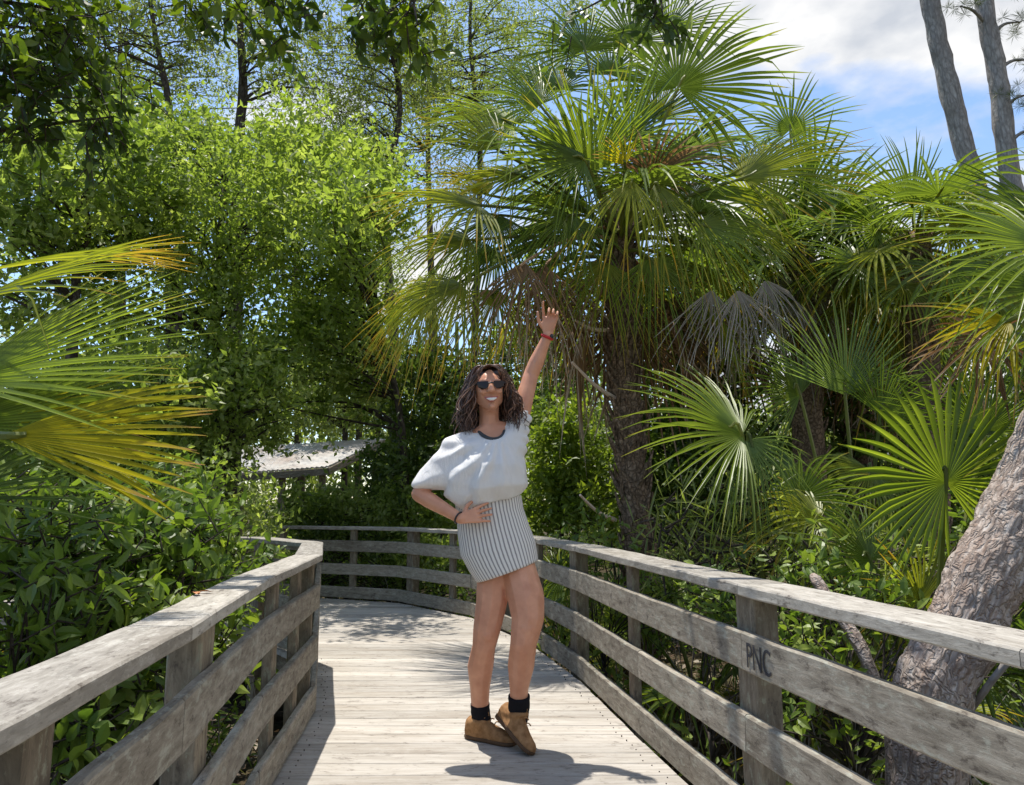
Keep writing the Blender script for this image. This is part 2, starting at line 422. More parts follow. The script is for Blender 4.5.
HC = 0.84
def railing(pl, side, posts, label, letter=None):
    """side +1: outside is to the right of the path direction"""
    rt = tag(empty('boardwalk_railing', (pl[1][0], pl[1][1], 0)), label, 'railing', None)
    off = lambda d: poly_off(pl, d * side)
    cw = 0.19 if side > 0 else 0.15; cap = off(cw / 2 - .005); 
    for k, (a, b) in enumerate(zip(cap, cap[1:])):
        mb = MB()
        va, vb = Vector(a), Vector(b); d = (vb - va).normalized()
        def mit(p, q, r):      # shear so neighbouring caps meet on the mitre line
            if p is None or r is None: return 0
            d1 = (Vector(q) - Vector(p)).normalized(); d2 = (Vector(r) - Vector(q)).normalized()
            ang = math.atan2(d1.x * d2.y - d1.y * d2.x, d1.dot(d2))
            return math.tan(ang / 2)
        s0 = -mit(cap[k - 1] if k else None, a, b); s1 = mit(a, b, cap[k + 2] if k + 2 < len(cap) else None)
        g = 0.0015
        board(mb, (*(va + d * g), HC - 0.019), (*(vb - d * g), HC - 0.019), cw, 0.038, n=14, s0=s0, s1=s1, ch=0.005)
        mb.build('cap_board', M['cap'], rt)
    rails = []
    for lv, z in enumerate((0.615, 0.345, 0.08)):
        rl = off(0.018)
        for k, (a, b) in enumerate(zip(rl, rl[1:])):
            mb = MB(); va, vb = Vector(a), Vector(b); d = (vb - va).normalized()
            board(mb, (*(va + d * .002), z), (*(vb - d * .002), z), 0.034, 0.128, n=14)
            rails.append((lv, k, mb.build('rail_board', M['rail'], rt)))
    # posts stand on the outer side of the rail boards
    for (yy, wide, xx) in posts:
        pts = off(0.0)
        best = None
        for a, b in zip(pts, pts[1:]):
            va, vb = Vector(a), Vector(b)
            for t in np.linspace(0, 1, 60):
                q = va.lerp(vb, float(t)); e = (q - Vector((xx, yy))).length if xx is not None else abs(q.y - yy)
                if best is None or e < best[0]: best = (e, q, (vb - va).normalized())
        _, q, d = best
        n = Vector((d.y, -d.x)) * side
        wd, dp = (0.135, 0.09) if wide else (0.085, 0.045)
        c0 = q + n * (0.0375 + dp / 2)
        mb = MB()
        board(mb, (c0.x, c0.y, GZ - 0.3), (c0.x, c0.y, HC - 0.0385 - 0.002), wd, dp, upv=(n.x, n.y, 0), n=16, ch=0.005, wob=0.004)
        mb.build('post', M['post'], rt)
    return rt, rails
posts_r = [(0.9, 1, None), (1.45, 0, None), (2.7, 1, None), (3.98, 0, None), (5.18, 1, None), (6.1, 0, None), (6.9, 1, None), (7.9, 0, None), (8.55, 1, -1.15), (8.95, 0, -1.9), (9.3, 1, -2.9), (9.5, 1, -4.4)]
posts_l = [(0.2, 1, None), (1.2, 0, None), (2.15, 1, None), (3.25, 0, None), (3.78, 0, None), (4.24, 1, None), (5.4, 1, None), (6.2, 1, -1.95), (6.6, 0, -3.0), (6.85, 1, -4.1)]
rr, rails_r = railing(RL, 1, posts_r, 'weathered grey timber railing curving along the right edge of the boardwalk to the far bend')
ll, rails_l = railing(LL, -1, posts_l, 'weathered grey timber railing on the left side of the boardwalk with a sharp corner')
# stencilled letters on the upper rail board by the near post
def txt(body, size):
    cu = bpy.data.curves.new('lettering', 'FONT'); cu.body = body; cu.size = size; cu.extrude = 0.0006; cu.offset = 0.0
    cu.space_character = 1.0
    o = bpy.data.objects.new('tmp', cu); col.objects.link(o)
    dg = bpy.context.evaluated_depsgraph_get(); me = bpy.data.meshes.new_from_object(o.evaluated_get(dg))
    bpy.data.objects.remove(o); return me
me = txt('PNC', 0.118)
for lv, k, o in rails_r:
    if lv == 0 and k == 2: host = o
a, b = Vector(RL[3]), Vector(RL[2]); d = (b - a).normalized()    # towards the camera reads left to right
p = a + d * 0.04; nrm = Vector((d.y, -d.x))
if nrm.x > 0: nrm = -nrm
mt = Matrix(((d.x, 0, nrm.x, p.x), (d.y, 0, nrm.y, p.y), (0, 1, 0, 0.572), (0, 0, 0, 1)))
xn = max(v.co.x for v in me.vertices)
me.transform(Matrix.Diagonal((0.165 / xn, 1, 1, 1))); me.transform(mt)
me.transform(Matrix.Translation((nrm.x * 0.0035, nrm.y * 0.0035, 0)))
M['ink'] = simple('stencil_ink', (0.035, 0.035, 0.04), 0.8)
link('lettering', me, M['ink'], host)

# ------------------------------------------------------------------ leaves
def unit(a): return a / np.maximum(np.linalg.norm(a, axis=-1, keepdims=True), 1e-9)
def add_leaves(mb, pos, d, nrm, Ln, W, style='quad', rnd=None):
    n = len(pos); d = unit(d); s = unit(np.cross(d, nrm)); nrm = np.cross(s, d)
    Ln = np.broadcast_to(Ln, (n,))[:, None]; W = np.broadcast_to(W, (n,))[:, None]
    rnd = rng.random(n) if rnd is None else rnd
    if style == 'quad':
        v = np.stack([pos, pos + d * Ln * .45 + s * W / 2 + nrm * W * .15, pos + d * Ln - nrm * W * .1, pos + d * Ln * .45 - s * W / 2 + nrm * W * .15], 1)
        f = np.arange(n * 4).reshape(n, 4)
        mb.add(v.reshape(-1, 3), f, rnd=rnd)
    else:
        z = -nrm * Ln * 0.10
        v = np.stack([pos, pos + d * Ln * .28 + s * W * .42 + nrm * W * .14, pos + d * Ln * .62 + s * W * .44 + nrm * W * .12 + z * .3,
                      pos + d * Ln + z * 1.6, pos + d * Ln * .62 - s * W * .44 + nrm * W * .12 + z * .3, pos + d * Ln * .28 - s * W * .42 + nrm * W * .14,
                      pos + d * Ln * .3, pos + d * Ln * .65 + z * .5], 1)
        b = np.arange(n)[:, None] * 8
        q = np.concatenate([b + np.array([[0, 1, 6, 6]])[:, :3]], 1)
        tri = np.concatenate([b + np.array([[0, 1, 6]]), b + np.array([[0, 6, 5]]), b + np.array([[2, 3, 7]]), b + np.array([[7, 3, 4]])])
        quad = np.concatenate([b + np.array([[1, 2, 7, 6]]), b + np.array([[6, 7, 4, 5]])])
        st = mb.n
        mb.add(v.reshape(-1, 3), tri, rnd=np.tile(rnd, 4))
        mb.f.append(quad + st); mb.rnd.append(np.tile(rnd, 2)); mb.mi.append(np.zeros(len(quad), int))

def twig_cloud(mb, centers, rc, ntw, nlf, Ln, W, style='quad', up=0.3, droop=0.0, tw=None, flat=0.85):
    """centers: cluster centres; every cluster has ntw twigs with nlf leaves each"""
    c = np.repeat(centers, ntw, 0); n = len(c)
    d = rng.normal(size=(n, 3)); d[:, 2] = d[:, 2] * .7 + up; d = unit(d)
    o = c + rng.normal(size=(n, 3)) * rc * .35
    ln = rc * rng.uniform(.5, 1.15, n)[:, None]
    tt = np.linspace(.15, 1, nlf)[None, :, None]
    pos = o[:, None] + d[:, None] * ln[:, None] * tt
    pos[..., 2] -= (droop * rc * tt[..., 0] ** 2)
    sd = unit(np.cross(d, rng.normal(size=(n, 3))))[:, None] * np.where(np.arange(nlf) % 2 == 0, 1, -1)[None, :, None]
    ld = d[:, None] * .6 + sd * .9 + rng.normal(size=pos.shape) * .35
    ld[..., 2] -= droop * .8
    nr = rng.normal(size=pos.shape) * flat + np.array([0, -0.1, 1.0])
    k = n * nlf
    cl = np.repeat(np.repeat(rng.random(len(centers)), ntw), nlf)
    rnd = np.clip(.55 * cl + .45 * rng.random(k), 0, 1)
    s = rng.uniform(.65, 1.2, k)
    add_leaves(mb, pos.reshape(-1, 3) + rng.normal(size=(k, 3)) * Ln * .12, ld.reshape(-1, 3), nr.reshape(-1, 3), Ln * s, W * s, style, rnd)
    if tw is not None:
        for i in range(n):
            a = o[i]; b = pos[i, nlf // 2]; e = pos[i, -1]
            tube(tw, [a, b, e], [Ln * .05, Ln * .04, Ln * .02], n=3, cap=False)

def ellipsoid_pts(cen, rad, n, hollow=0.45):
    d = unit(rng.normal(size=(n, 3)))
    r = (hollow + (1 - hollow) * rng.random(n)) ** (1 / 2.2)
    r *= (0.8 + 0.35 * np.array([mnoise.noise(Vector(x) * 2.3 + Vector(cen)) for x in d]) + .1)
    return np.array(cen) + d * r[:, None] * np.array(rad)

def tree(name, label, cat, trunk, r0, blobs, mat, leaf=(0.06, 0.03), ntw=6, nlf=7, rc=0.4, style='quad', bark='bark', group=None, up=0.3, droop=0.0, limbs=0.35, twigs=False, r1=None, rough=False):
    """trunk: world points from the ground up; blobs: (u, v, Y, ru, rv, ry, clusters)"""
    base = Vector(trunk[0])
    rt = tag(empty(name, base), label, cat, group)
    tb = MB(); sp = spline(trunk, 5); k = len(sp)
    rad = [r0 * (1 - .72 * i / (k - 1)) for i in range(k)] if r1 is None else [r0 + (r1 - r0) * i / (k - 1) for i in range(k)]
    if rough:
        fs = [sp[0].lerp(sp[0], 0)]; fr = [rad[0]]
        for i in range(k - 1):
            for q in range(1, 9): fs.append(sp[i].lerp(sp[i + 1], q / 8)); fr.append(rad[i] + (rad[i + 1] - rad[i]) * q / 8)
        st_ = tb.n; n_ = 72; tube(tb, fs, fr, n=n_)
        Vt = tb.v[-1]; Gt = tb.g[-1]
        for i in range(len(fs)):
            for j in range(n_):
                g_ = Vector(Gt[i * n_ + j]); c_ = Vector(Vt[i * n_ + j]) - fs[i]
                pl = mnoise.voronoi(Vector((g_.x * 22 + mnoise.noise(g_ * 9) * .8, g_.y * 22, g_.z * 7)))[0]
                h_ = min(.35, pl[1] - pl[0]) * .03 + mnoise.noise(g_ * 5) * .018 + mnoise.noise(g_ * 30) * .004
                Vt[i * n_ + j] = tuple(fs[i] + c_ * (1 + (h_ - .006) / fr[i]))
    else: tube(tb, sp, rad, n=10, jit=.25)
    cs = []
    for (u, v, Yb, ru, rv, ry, n) in blobs:
        q = PXM(Yb); c = P(u, v, Yb)
        pts = ellipsoid_pts(tuple(c), (ru / q, ry, rv / q), n)
        pts = pts[pts[:, 2] > GZ + .15]
        cs.append(pts)
        # limbs
        for j in range(max(1, int(n * limbs))):
            e = Vector(pts[rng.integers(len(pts))])
            i0 = min(range(k), key=lambda i: (sp[i] - e).length + (0.9 * max(0, sp[i].z - e.z + .3)) + random.random() * .3)
            s = sp[i0]; h = (e - s).length
            m1 = s.lerp(e, .4) + Vector((random.uniform(-.1, .1), random.uniform(-.1, .1), random.uniform(0, .15))) * h
            ra = max(.006, min(rad[i0] * .5, .012 + h * .012))
            tube(tb, spline([s, m1, e], 4), np.linspace(ra, .004, 9), n=5, cap=False)
    C = np.concatenate(cs)
    cb = MB()
    twig_cloud(cb, C, rc, ntw, nlf, leaf[0], leaf[1], style, up, droop, tw=tb if twigs else None)
    tb.build('trunk', M[bark], rt, smooth=True)
    cb.build('crown', M[mat], rt)
    return rt
def gp(u, Y, z=GZ):            # ground point under pixel column u
    return Vector(((u - 512) / F * Y, Y, z))

# ------------------------------------------------------------------ fan palms
def fan(mb, hub, A, N, Rr, nseg=42, spread=148, droop=0.25, split=0.29, curl=0.12, ragged=0.065, fold=0.0, seed=None, wide=1.0):
    """one costapalmate blade: pleated segments joined near the hub, free and drooping at the tips"""
    A = Vector(A).normalized(); N = Vector(N); N = (N - A * N.dot(A))
    if N.length < 1e-3: N = Vector((0.1, 0.2, 1)) - A * A.z
    N.normalize(); B = N.cross(A)
    A_, N_, B_ = (np.array(x) for x in (A, N, B)); hub = np.array(hub)
    th = np.linspace(-R(spread), R(spread), nseg); dth = (th[1] - th[0]) / 2
    s = np.array([.02, .10, .2, *np.linspace(split, 1, 6)[1:]]); ns = len(s)
    V = np.zeros((nseg, ns, 3, 3)); T = np.zeros((nseg, ns, 3)); GG = np.zeros((nseg, ns, 3, 3)); GG[:, :, 0, 0] = 1; GG[:, :, 2, 0] = 1
    for k in range(nseg):
        t = th[k] + rng.normal() * .012
        Ls = Rr * (0.70 + 0.30 * math.cos(th[k] * .62)) * rng.uniform(.9, 1.06)
        Lc = Rr * (0.70 + 0.30 * math.cos(th[k] * .62))
        jit = rng.normal(size=3) * ragged * Rr; dr = droop * rng.uniform(.4, 1.6); bend = rng.random() < ragged * 1.6
        e0 = None
        for i in range(ns):
            q = s[i]; ln = Lc * min(q, split) + Ls * max(0, q - split)
            f = max(0, q - split) / (1 - split)
            hw = Lc * min(q, split) * math.tan(dth) * wide
            hw = hw if q <= split else hw * (1 - f ** 2.1) ** .9 * (1 - .12 * min(1, f * 4)) + .0008
            foldz = math.sin(abs(th[k])) * fold
            for j, sg in enumerate((-1, 0, 1)):
                if q <= split:
                    tt = (th[k] + sg * dth); dirv = A_ * math.cos(tt) + B_ * math.sin(tt); pt = hub + dirv * ln
                else:
                    dirv = A_ * math.cos(t) + B_ * math.sin(t); sdv = -A_ * math.sin(t) + B_ * math.cos(t)
                    pt = hub + dirv * ln + sdv * sg * hw
                pt = pt + N_ * (hw * .8 * (1 if sg else -.3))
                pt = pt + N_ * (foldz * ln) - N_ * curl * Rr * (q ** 2) * (.4 + .6 * max(0, math.cos(th[k])))
                pt = pt + jit * f ** 1.5
                pt[2] -= dr * Rr * max(0, q - .3) ** 2 * 1.3
                if bend and f > .5: pt = pt + np.array([0, 0, -1.0]) * Rr * (f - .5) * .55 - dirv * Rr * (f - .5) * .25
                V[k, i, j] = pt; T[k, i, j] = q
    idx = np.arange(nseg * ns * 3).reshape(nseg, ns, 3)
    a = idx[:, :-1, :-1]; b = idx[:, :-1, 1:]; c = idx[:, 1:, 1:]; d = idx[:, 1:, :-1]
    fc = np.stack([a, b, c, d], -1).reshape(-1, 4)
    base = rng.random() * .45
    rn = np.repeat(np.clip(base + rng.random(nseg) * .55, 0, 1), (ns - 1) * 2)
    mb.add(V.reshape(-1, 3), fc, rnd=rn, t=T.ravel(), g=GG.reshape(-1, 3))

M['petiole'] = palm_mat('palm_petiole', (0.08, 0.11, 0.03), (0.17, 0.19, 0.05), (0.16, 0.15, 0.05), 2)
def frond(rt, start, hub, A, N, Rr, mat, nseg=42, pet=True, sag=0.08, **k):
    mb = MB(); fan(mb, hub, A, N, Rr, nseg=nseg, **k)
    fr = mb.build('frond', M[mat], rt)
    if pet:
        s, h = Vector(start), Vector(hub); ln = (h - s).length
        mid = s.lerp(h, .5) + Vector((0, 0, sag * ln))
        pb = MB(); A = Vector(A).normalized()
        tube(pb, spline([s, mid, h, h + A * Rr * .12], 4), np.linspace(.016, .007, 13) * (1 + Rr * .3), n=5, rnd=random.random())
        pb.build('petiole', M['petiole' if mat not in ('palm_dead', 'palm_grey') else 'palm_dead'], fr)
    return fr

def palm_trunk(rt, pts, r, boots=70, bl=0.2, out_=(.32, .62)):
    tb = MB(); sp = spline(pts, 6); k = len(sp)
    tube(tb, sp, [r * (1.25 - .25 * i / k) for i in range(k)], n=14, jit=.3)
    tb.build('trunk', M['boot'], rt, smooth=True)
    bb = MB()
    for i in range(boots):
        t = (i + .5) / boots; j = min(k - 2, int(t * (k - 1))); f = t * (k - 1) - j
        c = sp[j].lerp(sp[j + 1], f); up = (sp[j + 1] - sp[j]).normalized()
        az = i * 2.39996 + random.uniform(-.3, .3)
        o = Vector((math.cos(az), math.sin(az), 0)); sd = up.cross(o).normalized()
        L_ = bl * random.uniform(.6, 1.3); wd = .06 * random.uniform(.8, 1.3)
        p0 = c + o * r * .75; tip = c + o * (r + L_ * random.uniform(.22, .48)) + up * L_
        for sgn in (-1, 1):
            tube(bb, [p0 + sd * sgn * wd - up * .02, p0.lerp(tip, .5) + sd * sgn * wd * .75 + o * .015, tip + sd * sgn * wd * .35], [.026, .018, .008], n=5, rnd=random.random())
        tube(bb, [p0 - up * .03, p0.lerp(tip, .45)], [.045, .012], n=5, rnd=random.random())
    bb.build('leaf_bases', M['boot'], rt, smooth=False)

def crown(rt, top, n, Rr, mats, plen=(.45, .85), elmin=-55, elmax=78, nseg=36, azr=None, skip=None, dz=.5):
    for i in range(n):
        az = i * 2.39996 + random.uniform(-.25, .25)
        if azr: az = R(azr[0]) + (az % (2 * math.pi)) / (2 * math.pi) * R(azr[1] - azr[0])
        f = (i + .5) / n
        el = R(elmax + (elmin - elmax) * f ** .9 + random.uniform(-9, 9))
        pl = random.uniform(*plen)
        d = Vector((math.cos(az) * math.cos(el), math.sin(az) * math.cos(el), math.sin(el)))
        st = Vector(top) - Vector((0, 0, dz * f * .6)) + Vector((d.x, d.y, 0)) * .08
        hub = st + d * pl - Vector((0, 0, .12 * pl * (1 - f)))
        if skip and skip(hub): continue
        A = (d - Vector((0, 0, .25 + .25 * f))).normalized()
        N = Vector((0, 0, 1)) + Vector((random.uniform(-.6, .6), random.uniform(-.9, .3), 0)) + Vector((d.x, d.y, 0)) * (.6 if el > 0 else .9)
        m = mats[min(len(mats) - 1, int(f * len(mats) + random.uniform(-.4, .4)))] if random.random() < .8 else random.choice(mats)
        frond(rt, st, hub, A, N, Rr * random.uniform(.8, 1.1), m, nseg=nseg, droop=.2 + .36 * f, curl=.15, ragged=.05 + .04 * f, fold=random.uniform(0, .35))

def efrond(rt, top, u, v, Y, A, N, Rr, mat, **k):
    h = P(u, v, Y); return frond(rt, top, h, A, N, Rr, mat, **k)
# ------------------------------------------------------------------ main cabbage palm
def V3(*a): return Vector(a)
CAMD = V3(0, -1, 0.25)
Yp = 6.6
base = gp(640, Yp)
rt = tag(empty('cabbage_palm', base), 'large cabbage palm with shaggy trunk behind the railing, its crown spreading over the raised hand', 'palm tree')
top = P(620, 225, Yp)
palm_trunk(rt, [base, P(640, 560, Yp), P(628, 420, Yp), P(622, 320, Yp), top], .105, boots=120, bl=.2)
S_ = top
ex = [  # u, v, Y, A, N, R, mat, extra
 (678, 88, 6.1, (.50, -.1, .85), (-.3, -1, .35), 1.1, 'palm_lime', dict(droop=.15, spread=118, split=.42)),
 (632, 42, 6.7, (-.05, .1, 1), (-.1, -1, .3), .95, 'palm_green', dict(droop=.2, spread=105)),
 (585, 50, 6.5, (-.35, .1, .9), (.2, -1, .3), .9, 'palm_green', dict(droop=.25, spread=105)),
 (668, 30, 6.9, (.35, .1, .9), (-.2, -1, .3), .85, 'palm_blue', dict(droop=.2, spread=100)),
 (743, 178, 6.0, (.88, -.2, .42), (-.25, -.8, .8), 1.05, 'palm_olive', dict(droop=.2, spread=95)),
 (758, 170, 6.6, (.7, .1, .65), (-.25, -.8, .6), .95, 'palm_green', dict(droop=.3, spread=90)),
 (700, 150, 7.2, (.6, .4, .6), (-.5, -.6, .7), .85, 'palm_blue', dict(droop=.4, spread=110)),
 (590, 172, 5.7, (-.10, -.4, .9), (.1, -1, .2), .88, 'palm_lime', dict(droop=.12, spread=75, split=.4)),
 (584, 160, 5.6, (-.75, -.3, .1), (.2, -1, .5), .85, 'palm_green', dict(droop=.4, spread=100)),
 (512, 125, 6.2, (-.88, -.1, .35), (.3, -.8, .8), 1.0, 'palm_lime', dict(droop=.3, spread=110)),
 (498, 150, 5.9, (-.6, -.1, .7), (.3, -.8, .5), .75, 'palm_olive', dict(droop=.3, spread=70)),
 (560, 90, 6.8, (-.4, .2, .9), (.3, -.9, .3), .85, 'palm_blue', dict(droop=.25, spread=100)),
 (610, 75, 7.0, (.1, .2, 1), (.1, -1, .1), .85, 'palm_blue', dict(droop=.2, spread=100)),
 (478, 205, 5.8, (-.85, -.3, .1), (-.2, -.7, .8), .9, 'palm_olive', dict(droop=.35, spread=110)),
 (488, 195, 6.4, (-.5, .1, .6), (.2, -.9, .6), .75, 'palm_yellow', dict(droop=.3, spread=60)),
 (500, 215, 6.1, (-.3, -.1, -.8), (.2, -.9, .6), .75, 'palm_blue', dict(droop=.5, spread=80)),
 (462, 285, 5.8, (-.8, -.2, -.35), (-.3, -.7, .7), .9, 'palm_olive', dict(droop=.45, spread=85)),
 (440, 285, 6.5, (-.9, .2, -.15), (-.3, -.7, .7), .75, 'palm_olive', dict(droop=.5, spread=90)),
 (470, 240, 5.9, (-.9, -.2, -.1), (-.2, -.7, .8), .85, 'palm_olive', dict(droop=.5, spread=90)),
 (495, 250, 6.3, (-.7, -.1, -.5), (-.2, -.8, .7), .8, 'palm_green', dict(droop=.5, spread=90)),
 (520, 175, 6.2, (-.8, .1, .15), (-.1, -.7, .8), .8, 'palm_olive', dict(droop=.45, spread=95)),
 (430, 300, 6.2, (-.7, -.2, -.6), (-.3, -.7, .7), .6, 'palm_olive', dict(droop=.5, spread=80)),
 (540, 105, 6.4, (-.65, -.1, .65), (.2, -.9, .5), .8, 'palm_green', dict(droop=.3, spread=95)),
 (655, 120, 6.5, (.25, -.1, .9), (-.2, -1, .3), .8, 'palm_olive', dict(droop=.25, spread=80)),
 (605, 262, 5.9, (-.35, -.3, -.8), (0, -.8, .6), .7, 'palm_olive', dict(droop=.5, spread=75)),
 (650, 258, 5.9, (.35, -.3, -.8), (0, -.8, .6), .7, 'palm_green', dict(droop=.5, spread=75)),
 (700, 225, 5.8, (.8, -.2, -.3), (0, -.8, .6), .8, 'palm_lime', dict(droop=.4, spread=85)),
 (632, 180, 5.3, (-.25, -.35, -.8), (0, -.6, .9), .75, 'palm_olive', dict(droop=.6, spread=42, nseg=20)),
 (655, 183, 5.4, (.25, -.3, -.8), (0, -.6, .9), .8, 'palm_olive', dict(droop=.6, spread=40, nseg=20)),
 (625, 165, 5.5, (-.3, -.3, .7), (0, -1, .4), .32, 'palm_yellow', dict(droop=.2, spread=55, nseg=12)),
 (570, 215, 5.9, (-.3, -.3, -.6), (.2, -.9, .5), .7, 'palm_green', dict(droop=.5, spread=90)),
 (735, 225, 6.6, (.8, -.1, -.2), (.3, -.7, .7), .85, 'palm_olive', dict(droop=.5, spread=100)),
 (525, 262, 5.7, (-.25, -.1, -.95), (-.2, -.9, .4), .72, 'palm_dead', dict(droop=.5, spread=50, ragged=.1, nseg=24)),
 (545, 265, 5.8, (.05, -.1, -.95), (.1, -.9, .4), .62, 'palm_dead', dict(droop=.5, spread=45, ragged=.1, nseg=22)),
 (498, 290, 6.0, (-.45, -.1, -.85), (-.2, -.9, .4), .75, 'palm_olive', dict(droop=.5, spread=70, ragged=.1)),
 (738, 290, 5.5, (.1, -.2, -.95), (0, -.9, .4), .48, 'palm_grey', dict(droop=.4, spread=50, ragged=.12, nseg=22, pet=False)),
 (765, 280, 5.6, (.25, -.2, -.9), (0, -.9, .4), .5, 'palm_grey', dict(droop=.4, spread=50, ragged=.12, nseg=22, pet=False)),
 (712, 290, 5.7, (-.15, -.2, -.9), (0, -.9, .4), .52, 'palm_grey', dict(droop=.4, spread=45, ragged=.12, nseg=20, pet=False)),
]
for u, v, Yq, A, N, r_, m_, kw in ex: efrond(rt, S_ - V3(0, 0, random.uniform(0, .35)), u, v, Yq, A, N, r_, m_, **{**dict(nseg=44), **kw})
crown(rt, S_, 46, .84, ['palm_blue', 'palm_green', 'palm_olive', 'palm_olive', 'palm_dead'], plen=(.5, .95), elmax=70, elmin=-65, nseg=38,
      skip=lambda h: h.y < 6.3 and h.z < 3.6)
# bare leaf stalks left on the trunk
for (u0, v0, u1, v1) in [(618, 400, 572, 362), (615, 520, 580, 495), (610, 330, 575, 320)]:
    mb = MB(); tube(mb, spline([P(u0, v0, Yp), P((u0 + u1) / 2, (v0 + v1) / 2 + 4, Yp - .25), P(u1, v1, Yp - .5)], 3), np.linspace(.022, .010, 7), n=5, rnd=.8)
    mb.build('dead_stalk', M['palm_grey'], rt)

# ------------------------------------------------------------------ other palms
def palm(name, label, u, Y, tv, tr, n, Rr, mats, ex=(), group=None, boots=40, tu=None, nseg=32, plen=(.4, .8), elmin=-50, elmax=80, skip=None, gz=GZ, cat='palm tree'):
    base = gp(u, Y, gz)
    rt = tag(empty(name, base), label, cat, group)
    top = P(tu if tu is not None else u, tv, Y)
    palm_trunk(rt, [base, base.lerp(top, .5) + V3(.03, 0, 0), top], tr, boots=boots)
    for q in ex:
        efrond(rt, top, *q[:7], **(q[7] if len(q) > 7 else {}))
    crown(rt, top, n, Rr, mats, plen=plen, nseg=nseg, elmin=elmin, elmax=elmax, skip=skip)
    return rt
G1 = ['palm_green', 'palm_green', 'palm_olive']
palm('cabbage_palm', 'dark cabbage palm standing right behind the biggest palm, hung with grey dead leaves', 800, 8.2, 250, .15, 30, .95, ['palm_green', 'palm_green', 'palm_blue', 'palm_olive', 'palm_grey'],
     ex=[(790, 130, 8.0, (.3, -.1, .85), (-.2, -1, .3), .8, 'palm_green'), (835, 215, 7.6, (.6, -.3, .5), (-.2, -1, .4), .8, 'palm_green', dict(spread=130)),
         (795, 300, 7.5, (.1, -.3, -.9), (0, -.8, .5), .8, 'palm_grey', dict(ragged=.13, spread=60, pet=False)), (840, 275, 7.6, (.4, -.3, -.8), (0, -.8, .5), .7, 'palm_grey', dict(ragged=.13, spread=60, pet=False))])
palm('cabbage_palm', 'palm with upright fan leaves against the cloud left of the two pine trunks', 915, 7.0, 235, .13, 20, .8, ['palm_green', 'palm_green', 'palm_olive'],
     ex=[(912, 205, 6.6, (.02, -.1, 1), (0, -1, .15), .82, 'palm_lime', dict(droop=.08, spread=75, nseg=34)), (880, 230, 6.7, (-.6, -.2, .5), (0, -1, .3), .6, 'palm_green'),
         (950, 222, 6.6, (.7, -.2, .5), (0, -1, .3), .6, 'palm_olive'), (905, 285, 6.4, (-.2, -.4, -.5), (0, -1, .5), .6, 'palm_olive', dict(droop=.6)),
         (860, 265, 6.5, (-.8, -.2, .1), (0, -1, .6), .6, 'palm_green')], elmax=45)
palm('cabbage_palm', 'dim cabbage palm low in the shade behind the largest fan leaf', 850, 9.5, 330, .15, 24, .9, ['palm_green', 'palm_blue', 'palm_olive', 'palm_dead'], elmin=-60)
palm('cabbage_palm', 'small shaded palm seen between the shaggy trunk and the cluster of grey dead leaves', 700, 9.8, 300, .15, 22, .9, ['palm_green', 'palm_blue', 'palm_olive', 'palm_dead'])

def palmetto(name, label, u, Y, ex, n=8, Rr=.5, mats=G1, hz=.5, group=None, nseg=28, azr=None, cat='palmetto', gz=GZ, plen=(.5, .9), skip=None, stub=.25):
    base = gp(u, Y, gz); rt = tag(empty(name, base), label, cat, group)
    top = base + V3(0, 0, stub)
    tb = MB(); tube(tb, [base - V3(0, 0, .1), base + V3(.02, 0, stub * .5), top], [.1, .09, .07], n=9, jit=.4); tb.build('trunk', M['boot'], rt, smooth=True)
    for q in ex: efrond(rt, top + V3(random.uniform(-.05, .05), random.uniform(-.05, .05), 0), *q[:7], **({**dict(sag=.05), **(q[7] if len(q) > 7 else {})}))
    crown(rt, top, n, Rr, mats, plen=plen, nseg=nseg, elmin=12, elmax=80, azr=azr, skip=skip, dz=.1)
    return rt
# near palmettos, left
palm('cabbage_palm', 'young palm at the left picture edge with long green and yellow fan leaves', -70, 2.35, 470, .08, 8, .7, ['palm_green', 'palm_olive'], boots=14, tu=-70, nseg=34, plen=(.3, .5), 
     skip=lambda h: True,
     ex=[(-45, 385, 2.05, (.93, .1, .50), (-.1, -.75, .8), .70, 'palm_lime', dict(droop=.0, spread=52, nseg=27, ragged=.025, split=.22, wide=1.25)),
         (-45, 310, 2.3, (.9, .15, .58), (-.2, -.5, .9), .72, 'palm_olive', dict(droop=.1, spread=48, nseg=24, ragged=.03, split=.22, wide=1.25)),
         (-30, 275, 2.5, (.93, .2, .34), (-.2, -.4, .9), .76, 'palm_olive', dict(droop=.12, spread=34, nseg=18, ragged=.03, split=.2, wide=1.3)),
         (-45, 425, 2.15, (.96, .1, .26), (-.1, -.8, .6), .62, 'palm_lime', dict(droop=.02, spread=36, nseg=18, ragged=.025, split=.25, wide=1.25)),
         (2, 436, 1.92, (.99, .1, .07), (-.1, -.85, .55), .50, 'palm_yellow', dict(droop=.05, spread=30, nseg=20, ragged=.035, wide=1.05, split=.55)),
         (-5, 425, 2.35, (.95, .1, .16), (-.1, -.85, .55), .52, 'palm_yellow', dict(droop=.1, spread=30, nseg=16, ragged=.06)),
         (-60, 500, 2.2, (.75, .1, .55), (0, -1, .3), .5, 'palm_blue', dict(droop=.05, spread=40, nseg=24)),
     ])
